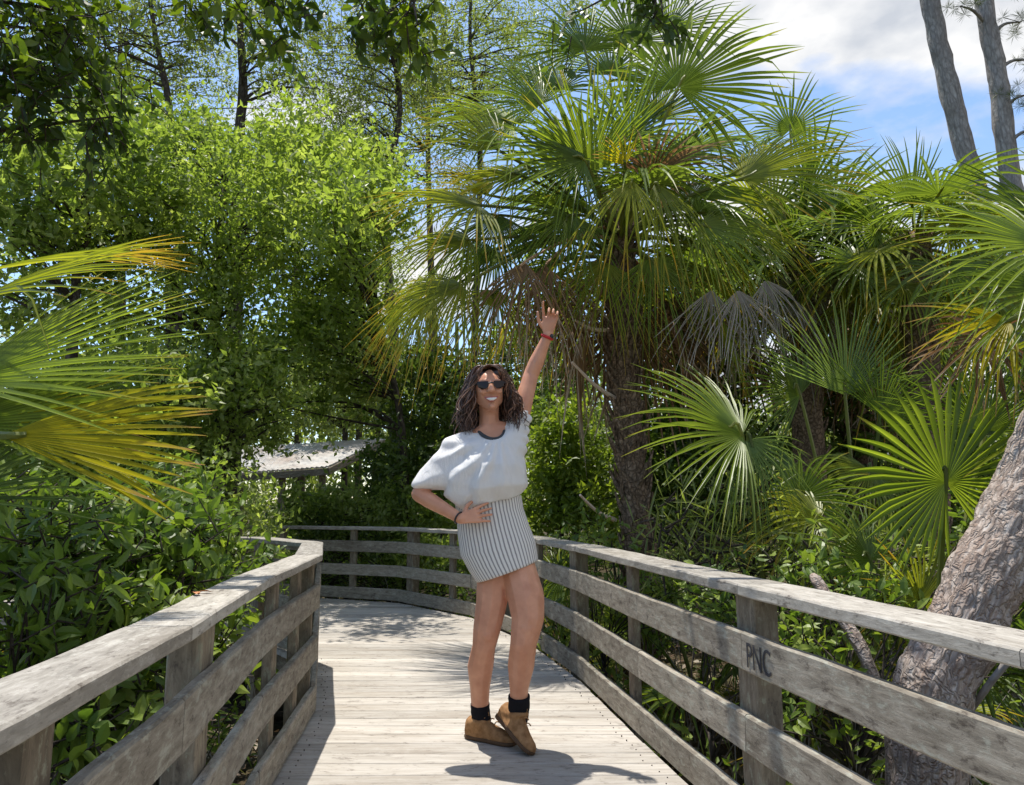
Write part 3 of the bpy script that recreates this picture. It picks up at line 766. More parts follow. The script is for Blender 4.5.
# near palm, right edge
palm('cabbage_palm', 'palm at the right picture edge reaching spiky yellow-green leaves over the leaning trunk', 1090, 3.3, 300, .09, 8, .6, ['palm_green', 'palm_olive'], boots=16, nseg=34, plen=(.3, .5),
     skip=lambda h: (h.x / h.y * F + 512) < 1085,
     ex=[(1052, 248, 2.9, (-.9, -.05, .22), (.2, -.8, .6), .62, 'palm_lime', dict(droop=.2, spread=100, nseg=40, ragged=.04)),
         (1050, 290, 3.1, (-.85, -.1, -.1), (.2, -.8, .6), .55, 'palm_green', dict(droop=.3, spread=80, nseg=34)),
         (1045, 225, 3.4, (-.6, .1, .6), (.3, -.9, .5), .6, 'palm_green', dict(droop=.2, spread=80, nseg=34)),
         (985, 335, 3.6, (-.6, -.1, -.5), (.2, -.8, .6), .35, 'palm_dead', dict(droop=.4, spread=110, nseg=26, ragged=.12)),
         (1010, 320, 3.3, (-.7, -.1, -.2), (.2, -.8, .6), .42, 'palm_yellow', dict(droop=.4, spread=60, nseg=20, ragged=.12))])
palmetto('palmetto', 'palmetto with one big round yellow-green fan leaf spread open beside the leaning trunk', 905, 4.0,
     [(946, 482, 3.5, (-.25, -.15, .75), (-.05, -1, .25), .56, 'palm_lime', dict(droop=.14, spread=162, nseg=44, ragged=.03, curl=.04, split=.5)),
      (985, 430, 4.0, (.1, -.1, 1), (-.1, -1, .2), .6, 'palm_green', dict(droop=.1, spread=90)),
      (870, 560, 4.0, (-.7, -.2, .3), (0, -1, .4), .42, 'palm_green', dict(droop=.3)),
      (920, 600, 3.9, (-.2, -.3, .8), (0, -1, .4), .4, 'palm_olive', dict(droop=.3))], n=5, Rr=.45, skip=lambda h: h.z > .9 or h.y < 3.6)
palmetto('palmetto', 'palmetto with fan leaves swept to the left above the middle of the right railing', 765, 5.0,
     [(742, 435, 4.6, (-.75, -.15, .42), (.1, -.75, .75), .84, 'palm_lime', dict(droop=.22, spread=105, nseg=48, ragged=.03)),
      (748, 440, 4.6, (.3, -.3, -.65), (0, -1, .4), .45, 'palm_blue', dict(droop=.5, spread=80)),
      (800, 500, 4.8, (.4, -.3, .3), (0, -1, .5), .5, 'palm_green', dict(droop=.4)),
      (820, 520, 4.6, (-.5, -.3, -.1), (0, -1, .5), .55, 'palm_olive', dict(droop=.6))], n=6, Rr=.5, skip=lambda h: h.z > 1.3 or h.y < 4.7)
palmetto('palmetto', 'palmetto with a tall upright bluish fan leaf standing behind the round yellow-green one', 850, 5.8,
     [(845, 395, 5.3, (.05, -.1, 1), (.1, -1, .2), .78, 'palm_blue', dict(droop=.08, spread=72, nseg=40, ragged=.03)),
      (800, 395, 5.4, (-.6, -.2, .5), (.1, -1, .3), .6, 'palm_green', dict(droop=.3, spread=100)),
      (880, 415, 5.2, (.5, -.2, .6), (.1, -1, .3), .6, 'palm_green', dict(droop=.3, spread=90)),
      (870, 470, 5.2, (-.3, -.4, -.4), (.1, -.8, .6), .6, 'palm_olive', dict(droop=.6, spread=110)),
      (800, 470, 5.4, (-.5, -.3, -.3), (.1, -.8, .6), .5, 'palm_blue', dict(droop=.6, spread=110))], n=9, Rr=.6, plen=(.6, 1.2), skip=lambda h: h.z > 1.9)
for (u, Y_, lab, Rr) in [(365, 12.0, 'dark green palmetto with a round fan beside the shelter roof', .75), (548, 8.6, 'dim palmetto behind the railing just right of the striped skirt', .55),
                     (690, 6.1, 'low palmetto growing at the foot of the shaggy palm trunk', .45), (960, 5.8, 'palmetto in the gap between the round fan leaf and the leaning trunk', .6),
                     (590, 6.9, 'small palmetto left of the shaggy trunk close to the railing corner post', .4), (30, 4.2, 'palmetto half hidden by the shrubs at the left edge', .5)]:
    palmetto('palmetto', lab, u, Y_, [(372, 512, 11.6, (.05, -.1, .9), (0, -1, .2), .62, 'palm_blue', dict(droop=.15, spread=110))] if Y_ == 12.0 else [], n=11, Rr=Rr, plen=(.5, 1.0), mats=['palm_green', 'palm_blue', 'palm_olive'])

# ------------------------------------------------------------------ pines and leaning trunk
def pine(label, pts, r0, r1, tufts, name='pine_tree'):
    base = pts[0]; rt = tag(empty(name, base), label, 'pine tree')
    tb = MB(); sp = spline(pts, 8); k = len(sp)
    tube(tb, sp, [r0 + (r1 - r0) * i / (k - 1) for i in range(k)], n=14, jit=.3)
    cb = MB()
    for (u, v, Yq, n, rr) in tufts:
        c = P(u, v, Yq); i0 = min(range(k), key=lambda i: (sp[i] - c).length + .6 * max(0, sp[i].z - c.z + .2))
        tube(tb, spline([sp[i0], sp[i0].lerp(c, .5) + V3(0, 0, .1), c], 4), np.linspace(.045, .012, 9), n=5, rnd=.4)
        cc = ellipsoid_pts(tuple(c), (rr, rr, rr * .7), n, .1)
        for q in cc:
            if random.random() < .4: tube(tb, [c, Vector(q)], [.01, .004], n=3, cap=False)
        nn_ = n * 46; o = np.repeat(cc, 46, 0); d = unit(rng.normal(size=(nn_, 3)) + np.array([0, 0, .35]))
        add_leaves(cb, o, d, rng.normal(size=(nn_, 3)), .17 * rng.uniform(.7, 1.2, nn_), .007, 'quad')
    tb.build('trunk', M['pinegrey'], rt, smooth=True)
    cb.build('crown', M['needle'], rt)
pine('tall bare grey pine trunk against the cloud, left one of the two at top right', [gp(1050, 13), P(1012, 330, 13), P(965, 150, 13), P(946, 75, 13), P(930, 0, 13), P(905, -160, 13), P(900, -330, 13)], .20, .14,
     [(905, -90, 13, 16, .7), (930, -180, 13, 18, .8), (955, -40, 12.6, 8, .45), (880, -150, 13, 16, .8)])
pine('tall grey pine trunk with needle tufts beside it at the right edge', [gp(1062, 12.5), P(1035, 330, 12.5), P(1008, 160, 12.5), P(998, 80, 12.5), P(985, 0, 12.5), P(975, -160, 12.5), P(970, -330, 12.5)], .18, .13,
     [(1026, 95, 12.2, 14, .42), (1032, 60, 12.4, 10, .4), (960, 6, 12.2, 7, .34), (1020, 22, 12.3, 10, .45), (1040, -30, 12.5, 18, .7), (985, -80, 12.5, 18, .8), (1038, 130, 12.2, 8, .3)])
pts = [gp(905, 2.9) + V3(-.03, 0, -.15), P(926, 740, 2.9), P(966, 620, 2.9), P(1014, 520, 2.95), P(1070, 390, 3.05), P(1150, 250, 3.3), P(1210, 60, 3.6), P(1240, -200, 3.9)]
tree('leaning_tree', 'thick rough reddish-grey tree trunk leaning to the right behind the near railing', 'tree', pts, .137,
     [(1260, -150, 3.6, 110, 90, .8, 22), (1040, -150, 2.9, 60, 40, .3, 7)], 'leaf_over', leaf=(.075, .035), ntw=5, nlf=6, rc=.3, bark='pine', r1=.11, limbs=.2, rough=True)
# fallen branch resting against the leaning trunk, and dead stems in the thicket
mb = MB(); tube(mb, spline([P(880, 700, 3.3), P(862, 650, 3.35), P(830, 600, 3.5), P(812, 575, 3.6)], 4), [.028] * 12 + [.015], n=7, jit=.3)
tag(mb.build('dead_branch', M['pine'], smooth=True), 'bare dead branch propped up left of the leaning trunk', 'branch')
mb = MB(); tube(mb, spline([P(955, 735, 3.0), P(985, 690, 2.8), P(1015, 655, 2.7), P(1060, 620, 2.6)], 4), [.013] * 12 + [.008], n=6, jit=.3)
tag(mb.build('dead_branch', M['pinegrey'], smooth=True), 'thin dead branch crossing in front of the leaning trunk under the handrail', 'branch')

# ------------------------------------------------------------------ broadleaf trees, left and centre background
T = tree
T('broadleaf_tree', 'bright green small-leaved tree filling the left background right beside the near fan leaves', 'tree', [gp(215, 9.5), P(222, 420, 9.5), P(215, 300, 9.6), P(225, 180, 9.6)], .11,
  [(215, 215, 9.3, 95, 95, 1.2, 159), (180, 330, 9.2, 90, 90, 1.0, 130), (240, 400, 9.0, 70, 70, .8, 66)], 'leaf_bright', leaf=(0.092, 0.048), ntw=6, nlf=7, rc=.42)
T('broadleaf_tree', 'bright yellow-green bushy tree left of the big palm crown', 'tree', [gp(408, 11), P(402, 430, 11), P(370, 300, 11), P(330, 200, 11)], .07,
  [(305, 250, 11, 80, 100, 1.3, 145), (350, 225, 8.8, 55, 50, 1.5, 46), (365, 200, 9.6, 50, 60, 1.0, 60), (300, 150, 9.8, 60, 40, 1.0, 40), (345, 330, 10.6, 55, 70, 1.0, 72), (300, 370, 10.8, 70, 50, 1.0, 63)], 'leaf_bright', leaf=(0.104, 0.054), ntw=7, nlf=8, rc=.4)
T('broadleaf_tree', 'bushy green tree at the far left above the near fan leaves', 'tree', [gp(60, 8.5), P(70, 380, 8.5), P(80, 200, 8.6)], .11,
  [(90, 190, 8.5, 100, 80, 1.2, 123), (30, 260, 8.5, 90, 90, 1.2, 87), (130, 420, 8.0, 100, 70, 1.0, 79), (40, 460, 7.5, 80, 70, .8, 58)], 'leaf_mid', leaf=(0.111, 0.060), ntw=7, nlf=8, rc=.38)
T('broadleaf_tree', 'sunny light green treetop just below the forked dark trunk', 'tree', [gp(180, 13), P(170, 350, 13), P(165, 180, 13)], .12,
  [(175, 160, 12.8, 75, 45, 1.2, 87), (260, 190, 13, 80, 45, 1.2, 87), (110, 130, 13, 60, 50, 1.2, 52)], 'leaf_bright', leaf=(0.124, 0.064), ntw=7, nlf=8, rc=.5)
T('broadleaf_tree', 'tall tree with dark forked trunk and airy crown against the sky at upper left', 'tree', [gp(238, 15), P(236, 300, 15), P(237, 160, 15), P(243, 90, 15), P(240, 20, 15), P(236, -90, 15)], .17,
  [(240, 40, 15, 90, 60, 1.6, 58), (240, -70, 15, 120, 70, 2, 58), (310, 60, 15, 60, 60, 1.4, 31)], 'leaf_olive', leaf=(0.111, 0.050), ntw=7, nlf=7, rc=.5, limbs=.22, twigs=True)
T('broadleaf_tree', 'slender tree with a dark crooked stem left of the forked dark trunk', 'tree', [gp(180, 14), P(178, 250, 14), P(170, 115, 14), P(160, 60, 14), P(150, 0, 14), P(140, -90, 14)], .10,
  [(140, 30, 14, 75, 60, 1.5, 66), (90, 60, 14, 60, 60, 1.2, 43), (150, -70, 14, 110, 60, 2, 43)], 'leaf_olive', leaf=(0.111, 0.050), ntw=7, nlf=7, rc=.48, limbs=.2, twigs=True)
T('broadleaf_tree', 'airy olive tree with crooked branches between the forked trunk and the palm crown', 'tree', [gp(400, 14), P(392, 330, 14), P(385, 200, 14), P(400, 110, 14), P(392, 30, 14), P(400, -80, 14)], .10,
  [(350, 90, 14, 60, 70, 1.5, 52), (400, 50, 14, 70, 70, 1.5, 66), (360, 170, 14, 50, 60, 1.2, 37), (400, -60, 14, 120, 60, 2, 43)], 'leaf_olive', leaf=(0.104, 0.043), ntw=7, nlf=7, rc=.5, limbs=.25, twigs=True)
T('broadleaf_tree', 'wispy pale tree filling the sky between the dark forked trunk and the palm', 'tree', [gp(430, 21), P(432, 330, 21), P(428, 150, 21), P(430, 20, 21)], .14,
  [(400, 100, 21, 110, 90, 3, 150), (500, 60, 21, 80, 70, 3, 120), (350, 30, 21, 70, 60, 3, 70), (590, 40, 21, 40, 40, 2, 30)], 'leaf_olive', leaf=(.11, .035), ntw=6, nlf=7, rc=.75, limbs=.3)
T('broadleaf_tree', 'wispy pale tree filling the sky behind the left dark stems', 'tree', [gp(120, 20), P(122, 330, 20), P(118, 150, 20), P(120, 20, 20)], .14,
  [(110, 80, 20, 110, 90, 3, 130), (200, 50, 20, 70, 70, 3, 70), (280, 110, 20, 60, 60, 3, 45), (20, 150, 20, 80, 90, 3, 70)], 'leaf_olive', leaf=(.11, .035), ntw=6, nlf=7, rc=.75, limbs=.3)
T('broadleaf_tree', 'feathery pale olive tree rising behind the top left of the palm crown', 'tree', [gp(470, 17), P(475, 330, 17), P(480, 150, 17), P(470, 40, 17), P(475, -60, 17)], .10,
  [(470, 60, 17, 80, 70, 2, 101), (540, 20, 17, 60, 50, 2, 49), (430, 150, 17, 60, 80, 2, 72), (480, -40, 17, 110, 60, 2, 49)], 'leaf_olive', leaf=(0.117, 0.043), ntw=7, nlf=8, rc=.6, limbs=.2)
T('broadleaf_tree', 'shadowy tree whose low leafy crown hangs over the left end of the shelter roof', 'tree', [gp(235, 10.5), P(232, 480, 10.5), P(235, 350, 10.5)], .09,
  [(200, 430, 10.3, 75, 45, .9, 87), (240, 385, 10.6, 45, 35, .8, 49), (130, 480, 9.5, 80, 50, .8, 72)], 'leaf_mid', leaf=(0.098, 0.054), ntw=7, nlf=8, rc=.34)
T('broadleaf_tree', 'pale green tree seen above the shelter roof', 'tree', [gp(345, 18), P(345, 430, 18), P(340, 350, 18)], .1,
  [(330, 405, 18, 55, 30, 1.2, 58), (370, 370, 18, 40, 35, 1.2, 43)], 'leaf_olive', leaf=(0.143, 0.071), ntw=7, nlf=8, rc=.5)
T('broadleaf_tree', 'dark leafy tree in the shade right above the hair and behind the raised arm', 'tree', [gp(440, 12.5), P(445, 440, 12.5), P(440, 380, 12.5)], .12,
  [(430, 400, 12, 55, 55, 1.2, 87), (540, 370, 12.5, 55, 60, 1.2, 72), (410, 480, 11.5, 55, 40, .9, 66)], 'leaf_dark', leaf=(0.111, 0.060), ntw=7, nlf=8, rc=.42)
T('broadleaf_tree', 'yellow-green sunlit bush between the shirt and the shaggy palm trunk', 'tree', [gp(560, 9.4), P(560, 500, 9.4), P(562, 440, 9.4)], .06,
  [(562, 450, 9.2, 40, 52, .6, 66), (590, 500, 9.0, 35, 34, .5, 37), (545, 505, 9.4, 40, 30, .5, 34)], 'leaf_yellow', leaf=(0.091, 0.051), ntw=7, nlf=7, rc=.27)
T('broadleaf_tree', 'yellow-green bush behind the far railing below the shelter', 'tree', [gp(310, 11), P(312, 540, 11), P(315, 500, 11)], .05,
  [(325, 520, 10.8, 55, 28, .5, 66), (405, 520, 10.8, 50, 26, .5, 52), (440, 560, 10.3, 60, 28, .4, 43)], 'leaf_mid', leaf=(0.098, 0.054), ntw=7, nlf=7, rc=.28)
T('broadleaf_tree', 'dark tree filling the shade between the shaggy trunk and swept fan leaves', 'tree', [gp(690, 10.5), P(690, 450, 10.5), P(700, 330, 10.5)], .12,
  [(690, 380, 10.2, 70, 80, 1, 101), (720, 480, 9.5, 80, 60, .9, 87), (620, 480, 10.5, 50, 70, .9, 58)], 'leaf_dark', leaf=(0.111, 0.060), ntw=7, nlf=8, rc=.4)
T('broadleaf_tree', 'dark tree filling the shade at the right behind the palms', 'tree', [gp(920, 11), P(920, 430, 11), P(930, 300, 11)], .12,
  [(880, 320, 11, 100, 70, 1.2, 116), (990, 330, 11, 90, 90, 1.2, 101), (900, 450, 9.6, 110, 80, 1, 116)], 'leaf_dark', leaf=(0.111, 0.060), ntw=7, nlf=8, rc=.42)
# thin far trunks seen above the shelter
for i, (u, Yq, w_, top_, lab) in enumerate([(357, 24, .13, 300, 'thin straight far trunk rising left of the gap above the shelter roof'), (375, 27, .16, 280, 'thin far trunk standing in the bright gap above the shelter roof'),
        (296, 26, .14, 250, 'thin far trunk left of the shelter ridge among pale leaves'), (398, 25, .12, 300, 'thin far trunk at the right of the bright gap above the shelter')]):
    T('slender_tree', lab, 'tree', [gp(u, Yq), P(u + 2, 430, Yq), P(u - 2, 350, Yq), P(u, top_, Yq)], w_, [(u, top_ - 10, Yq, 45, 45, 1.8, 26)], 'leaf_olive', leaf=(.14, .06), ntw=6, nlf=6, rc=.8, limbs=.2, r1=w_ * .6)

# overhanging tree, near, upper left: its trunk stands outside the frame
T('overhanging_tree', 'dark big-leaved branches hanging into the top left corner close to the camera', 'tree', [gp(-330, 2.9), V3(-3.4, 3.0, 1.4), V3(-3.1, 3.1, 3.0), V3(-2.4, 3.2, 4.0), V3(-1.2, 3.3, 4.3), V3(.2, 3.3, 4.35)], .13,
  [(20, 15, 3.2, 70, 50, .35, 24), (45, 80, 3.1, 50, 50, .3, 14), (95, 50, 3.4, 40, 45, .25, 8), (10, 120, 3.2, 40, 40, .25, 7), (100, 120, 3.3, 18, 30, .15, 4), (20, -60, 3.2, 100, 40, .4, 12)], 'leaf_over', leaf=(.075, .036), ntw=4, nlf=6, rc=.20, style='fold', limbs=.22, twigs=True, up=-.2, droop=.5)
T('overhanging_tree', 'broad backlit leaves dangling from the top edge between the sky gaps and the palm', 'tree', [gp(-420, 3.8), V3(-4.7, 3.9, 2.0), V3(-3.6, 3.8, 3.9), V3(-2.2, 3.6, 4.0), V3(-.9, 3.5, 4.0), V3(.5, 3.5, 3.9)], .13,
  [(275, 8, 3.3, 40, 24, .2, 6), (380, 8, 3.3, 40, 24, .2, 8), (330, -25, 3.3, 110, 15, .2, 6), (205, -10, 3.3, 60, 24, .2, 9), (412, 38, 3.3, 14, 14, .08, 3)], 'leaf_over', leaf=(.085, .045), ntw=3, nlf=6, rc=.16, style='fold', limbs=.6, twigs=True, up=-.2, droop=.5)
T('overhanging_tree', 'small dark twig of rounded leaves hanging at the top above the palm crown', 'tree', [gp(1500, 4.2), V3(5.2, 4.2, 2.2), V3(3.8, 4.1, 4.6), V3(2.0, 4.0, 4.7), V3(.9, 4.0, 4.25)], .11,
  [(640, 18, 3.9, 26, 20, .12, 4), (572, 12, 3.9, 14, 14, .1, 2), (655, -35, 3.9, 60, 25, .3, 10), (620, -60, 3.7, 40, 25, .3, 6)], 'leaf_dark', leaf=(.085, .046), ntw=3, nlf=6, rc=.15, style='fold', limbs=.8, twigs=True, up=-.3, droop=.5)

# ------------------------------------------------------------------ shrubs
def shrub(label, u, Y, blobs, mat='leaf_shrub', leaf=(.09, .042), group=None, **k):
    b = gp(u, Y); z = blobs[0]
    kw = dict(ntw=5, nlf=6, rc=.2, style='fold', up=.5, limbs=.7, twigs=True); kw.update(k)
    T('shrub', label, 'shrub', [b, b + V3(.02, .02, .25), b + V3(0, .03, .5)], .03, blobs, mat, leaf=leaf, group=group, **kw)
shrub('glossy green shrub pressed against the middle of the left handrail', 130, 3.6, [(140, 560, 3.6, 75, 50, .3, 44), (70, 600, 3.4, 60, 55, .3, 26), (170, 590, 4.2, 40, 45, .3, 18), (120, 660, 3.4, 60, 60, .25, 20)])
shrub('shrub with light green leaves at the left picture edge under the yellow fan leaf', 40, 3.0, [(50, 600, 3.0, 70, 70, .4, 30), (20, 540, 3.2, 50, 50, .3, 16)], leaf=(.10, .03))
shrub('leafy shrub showing through the gaps of the left railing near its middle', 200, 2.6, [(150, 690, 3.1, 45, 60, .15, 18), (60, 740, 2.7, 70, 50, .2, 24), (200, 660, 3.7, 22, 45, .15, 10)])
shrub('shrub crowding the sharp corner of the left railing', 215, 5.0, [(225, 545, 5.2, 40, 50, .4, 26), (180, 520, 5.4, 45, 40, .4, 26), (215, 620, 5.0, 25, 50, .2, 14)], leaf=(.085, .04))
shrub('dark shrub behind the bend where the left railing turns away', 180, 7.2, [(200, 500, 7.4, 80, 40, .6, 46), (110, 500, 7.2, 70, 50, .6, 40), (240, 560, 7.6, 40, 50, .5, 26)], mat='leaf_mid', leaf=(.085, .04), rc=.3, twigs=False, style='quad')
shrub('low shrub sticking leaves through the right railing above the middle board', 700, 4.2, [(716, 605, 4.3, 24, 20, .2, 8), (790, 690, 3.9, 30, 40, .2, 8)], leaf=(.06, .032))
shrub('small yellow-green shrub at the foot of the shaggy palm', 600, 6.0, [(598, 560, 6.0, 40, 36, .3, 16), (650, 600, 5.6, 35, 40, .3, 12), (570, 640, 6.0, 30, 30, .3, 8)], mat='leaf_shrub', leaf=(.07, .034))
shrub('shaded shrub between the near right post and the leaning trunk', 830, 3.8, [(830, 600, 4.0, 60, 40, .3, 14), (800, 690, 3.5, 50, 60, .3, 8), (1010, 560, 4.0, 50, 60, .3, 20), (1015, 640, 3.9, 30, 50, .3, 12)], leaf=(.075, .036))
shrub('grassy looking shrub with narrow strap leaves below the swept fan leaves', 780, 5.0, [(720, 540, 5.0, 70, 50, .4, 18), (800, 560, 4.8, 60, 50, .4, 16), (880, 590, 4.6, 60, 50, .4, 16)], leaf=(.22, .016), style='quad', nlf=5, mat='leaf_olive')
shrub('dark shrub behind the far bend of the railing', 400, 10.4, [(360, 570, 10.2, 80, 40, .5, 46), (300, 570, 10.4, 60, 45, .5, 36), (470, 590, 9.6, 60, 40, .5, 36)], mat='leaf_dark', leaf=(.085, .04), rc=.32, twigs=False, style='quad')

# ------------------------------------------------------------------ ground cover and far wood (stuff)
def inside_deck(x, y):
    return (x > xat(LL, y) - .15) & (x < xat(RL, y) + .15) if y < 9.5 else False
def scatter(n, xr, yr, near_w=1.0):
    p = []
    while len(p) < n:
        x = random.uniform(*xr); y = yr[0] + (yr[1] - yr[0]) * random.random() ** 1.4
        if abs(x) > y * .78 + 1.2: continue
        if y < 9.7 and ((xat(LL, y) - .2 < x < xat(RL, y) + .3) or (y > 6.2 and x < -1.5)): continue
        p.append((x, y))
    return np.array(p)
p = scatter(700, (-14, 14), (1.0, 22))
mb = MB(); tw = MB()
c = np.column_stack([p, np.full(len(p), GZ + .2) + rng.random(len(p)) * .35])
twig_cloud(mb, c, .24, 6, 6, .075, .034, 'quad', up=.8, tw=tw)
tag(mb.build('ground_cover', M['leaf_shrub']), 'low leafy undergrowth', 'undergrowth', kind='stuff')
tag(tw.build('undergrowth_stems', M['bark']), kind='stuff')
p = scatter(9000, (-8, 8), (.6, 11)); n = len(p)
mb = MB()
add_leaves(mb, np.column_stack([p, GZ + .04 + rng.random(n) * .09]), rng.normal(size=(n, 3)) * [1, 1, .25], rng.normal(size=(n, 3)) * .5 + [0, 0, 1], .1 * rng.uniform(.5, 1.3, n), .05, 'quad')
tag(mb.build('leaf_litter', M['litter']), kind='stuff')
# stringy grasses / fine dead stems in the thicket
p = scatter(500, (-7, 7), (1.2, 9)); mb = MB()
for x, y in p:
    if y < 9.5:
        h = random.uniform(.3, 1.0); o = V3(x, y, GZ); e = o + V3(random.uniform(-.4, .4), random.uniform(-.3, .3), h)
        if inside_deck(e.x, e.y): continue
        tube(mb, [o, o.lerp(e, .5) + V3(random.uniform(-.06, .06), 0, .05), e], [.006, .004, .002], n=3, cap=False, rnd=random.random())
tag(mb.build('dead_stems', M['pinegrey']), kind='stuff')
# far wood
c = []; 
for i in range(3000):
    a = R(random.uniform(-52, 52)); d = random.uniform(22, 42); z = GZ + (random.random() ** .9) * (7.5 + 2.5 * mnoise.noise(Vector((a * 6, 2, 1))))
    u = math.degrees(a)
    if u > 6: z = GZ + (z - GZ) * .6
    if -13 < u < -8.5 and z < 3.6: 
        if random.random() < .7: continue
    c.append((math.sin(a) * d, math.cos(a) * d, z))
mb = MB(); twig_cloud(mb, np.array(c), 1.1, 7, 7, .26, .14, 'quad')
for i in range(70):
    a = R(random.uniform(-50, 50)); d = random.uniform(22, 40); x, y = math.sin(a) * d, math.cos(a) * d
    tube(mb, [(x, y, GZ), (x + random.uniform(-.3, .3), y, 3), (x + random.uniform(-.6, .6), y, 7)], [.14, .11, .06], n=5, cap=False)
tag(mb.build('far_wood', M['leaf_olive']), kind='stuff')

# ------------------------------------------------------------------ open shelter
def shelter():
    Ya = 15.0
    a = P(385, 438, Ya + 2.6); b = P(328, 466, Ya); c_ = P(232, 473, Ya + .6); d_ = P(232, 448, Ya + 3.2)
    rt = tag(empty('picnic_shelter', (b.x, b.y, GZ)), 'open shelter with a pale sloping metal roof stained brown, beyond the far railing', 'shelter')
    mb = MB(); n = 60; m_ = 8
    nrm = (a - b).cross(c_ - b).normalized()
    if nrm.z < 0: nrm = -nrm
    V = []
    for side in (0, 1):
        for i in range(n + 1):
            for j in range(m_ + 1):
                s, t = i / n, j / m_
                p = b.lerp(c_, s).lerp(a.lerp(d_, s), t)
                V.append(p + nrm * (.012 * math.sin(s * 2 * math.pi * 20) - .03 * side))
    Fc = []; N1 = (n + 1) * (m_ + 1)
    for i in range(n):
        for j in range(m_):
            q = i * (m_ + 1) + j
            Fc += [(q, q + 1, q + m_ + 2, q + m_ + 1), (N1 + q, N1 + q + m_ + 1, N1 + q + m_ + 2, N1 + q + 1)]
    for i in range(n):
        for j in (0, m_):
            q = i * (m_ + 1) + j; Fc.append((q, q + m_ + 1, N1 + q + m_ + 1, N1 + q))
    for j in range(m_):
        for i in (0, n):
            q = i * (m_ + 1) + j; Fc.append((q, q + 1, N1 + q + 1, N1 + q))
    mb.add(np.array([tuple(v) for v in V]), Fc)
    m = NT('roof_metal'); n1 = m.noise(m.pos(), 1, 5, .65, sc3=(1.1, 1.1, 3)); n2 = m.noise(m.pos(), 5, 3)
    c = m.ramp(n1, [(0.42, (0.46, 0.45, 0.43)), (0.54, (0.36, 0.32, 0.28)), (0.66, (0.2, 0.12, 0.085))])
    M['roof'] = m.done(m.pbr(m.mixc(n2, c, (0.4, 0.38, 0.35)), .6, .3))
    mb.build('roof', M['roof'], rt)
    dn = V3(0, 0, -.11)
    for p, q in ((b, a), (b, c_), (b.lerp(a, .5), c_.lerp(d_, .5))):
        mb = MB(); board(mb, p + dn, q + dn, .06, .14); mb.build('beam', M['post'], rt)
    for s in (.12, .5, .92):
        for t in (.12, .85):
            p = b.lerp(c_, s).lerp(a.lerp(d_, s), t)
            mb = MB(); board(mb, (p.x, p.y, GZ), (p.x, p.y, p.z - .19), .12, .12, upv=(0, 1, 0)); mb.build('post', M['post'], rt)
shelter()

# a dry leaf on the left handrail
mb = MB(); q = P(193, 613, 2.35); q.z = HC + .004
c0 = np.array([[q.x, q.y, q.z]])
add_leaves(mb, np.repeat(c0, 3, 0) + rng.normal(size=(3, 3)) * [.012, .012, .002], np.array([[.8, .2, .1], [-.6, .5, .2], [.3, -.8, .15]]), np.array([[0, .2, 1], [.2, 0, 1], [0, -.2, 1.]]), .045, .024, 'fold')
m = NT('dry_leaf'); M['dry'] = m.done(m.pbr((0.45, 0.2, 0.09), .8, .2))
tag(mb.build('dry_leaf', M['dry']), 'crumpled orange-brown dry leaf lying on the left handrail', 'leaf')
# ------------------------------------------------------------------ the woman
def PP(u, v, Y=3.6): return P(u, v, Y)
def ball_pts(c, r, k=1):
    bm = bmesh.new(); bmesh.ops.create_icosphere(bm, subdivisions=2, radius=1)
    rr = r if hasattr(r, '__len__') else (r, r, r)
    o = [Vector((v.co.x * rr[0], v.co.y * rr[1], v.co.z * rr[2])) + Vector(c) for v in bm.verts]
    bm.free(); return o
def hull(bm, pts):
    vs = [bm.verts.new(p) for p in pts]
    r = bmesh.ops.convex_hull(bm, input=vs)
    dead = [g for g in r['geom_interior'] + r['geom_unused'] if isinstance(g, bmesh.types.BMVert)]
    if dead: bmesh.ops.delete(bm, geom=list(set(dead)), context='VERTS')
def limb(bm, joints):
    for (a, ra), (b, rb) in zip(joints, joints[1:]): hull(bm, ball_pts(a, ra) + ball_pts(b, rb))
def solid(bm, voxel, smooth=4, fac=.5, disp=None):
    me = bpy.data.meshes.new('tmp'); bm.to_mesh(me); bm.free()
    o = bpy.data.objects.new('tmp', me); col.objects.link(o)
    r = o.modifiers.new('r', 'REMESH'); r.mode = 'VOXEL'; r.voxel_size = voxel
    s = o.modifiers.new('s', 'SMOOTH'); s.iterations = smooth; s.factor = fac
    bpy.context.view_layer.update()
    dg = bpy.context.evaluated_depsgraph_get(); m2 = bpy.data.meshes.new_from_object(o.evaluated_get(dg))
    bpy.data.objects.remove(o); bpy.data.meshes.remove(me)
    for p in m2.polygons: p.use_smooth = True
    return m2

# materials
m = NT('skin'); n1 = m.noise(m.pos(), 14, 4); n2 = m.noise(m.pos(), 220, 3)
c = m.ramp(n1, [(0.3, (0.52, 0.235, 0.14)), (0.7, (0.66, 0.33, 0.205))])
sh = m.pbr(c, 0.48, 0.4, bump=n2, bs=.12, bd=.002)
m.p.inputs['Subsurface Weight'].default_value = .12; m.p.inputs['Subsurface Radius'].default_value = (.02, .008, .004); m.p.inputs['Subsurface Scale'].default_value = .5
M['skin'] = m.done(sh)
def cloth(name, c, s=700):
    m = NT(name); n = m.noise(m.pos(), s, 2); f = m.noise(m.pos(), 22, 3, sc3=(1.6, 1, .45), dist=.8)
    h = m.math('ADD', m.math('MULTIPLY', n, .15), f)
    s1 = m.pbr(c, .9, .15, bump=h, bs=.45, bd=.02)
    tr = m.n('ShaderNodeBsdfTranslucent'); tr.inputs[0].default_value = (*c, 1)
    mx = m.n('ShaderNodeMixShader'); mx.inputs[0].default_value = .25
    m.l(s1, mx.inputs[1]); m.l(tr.outputs[0], mx.inputs[2]); return m.done(mx.outputs[0])
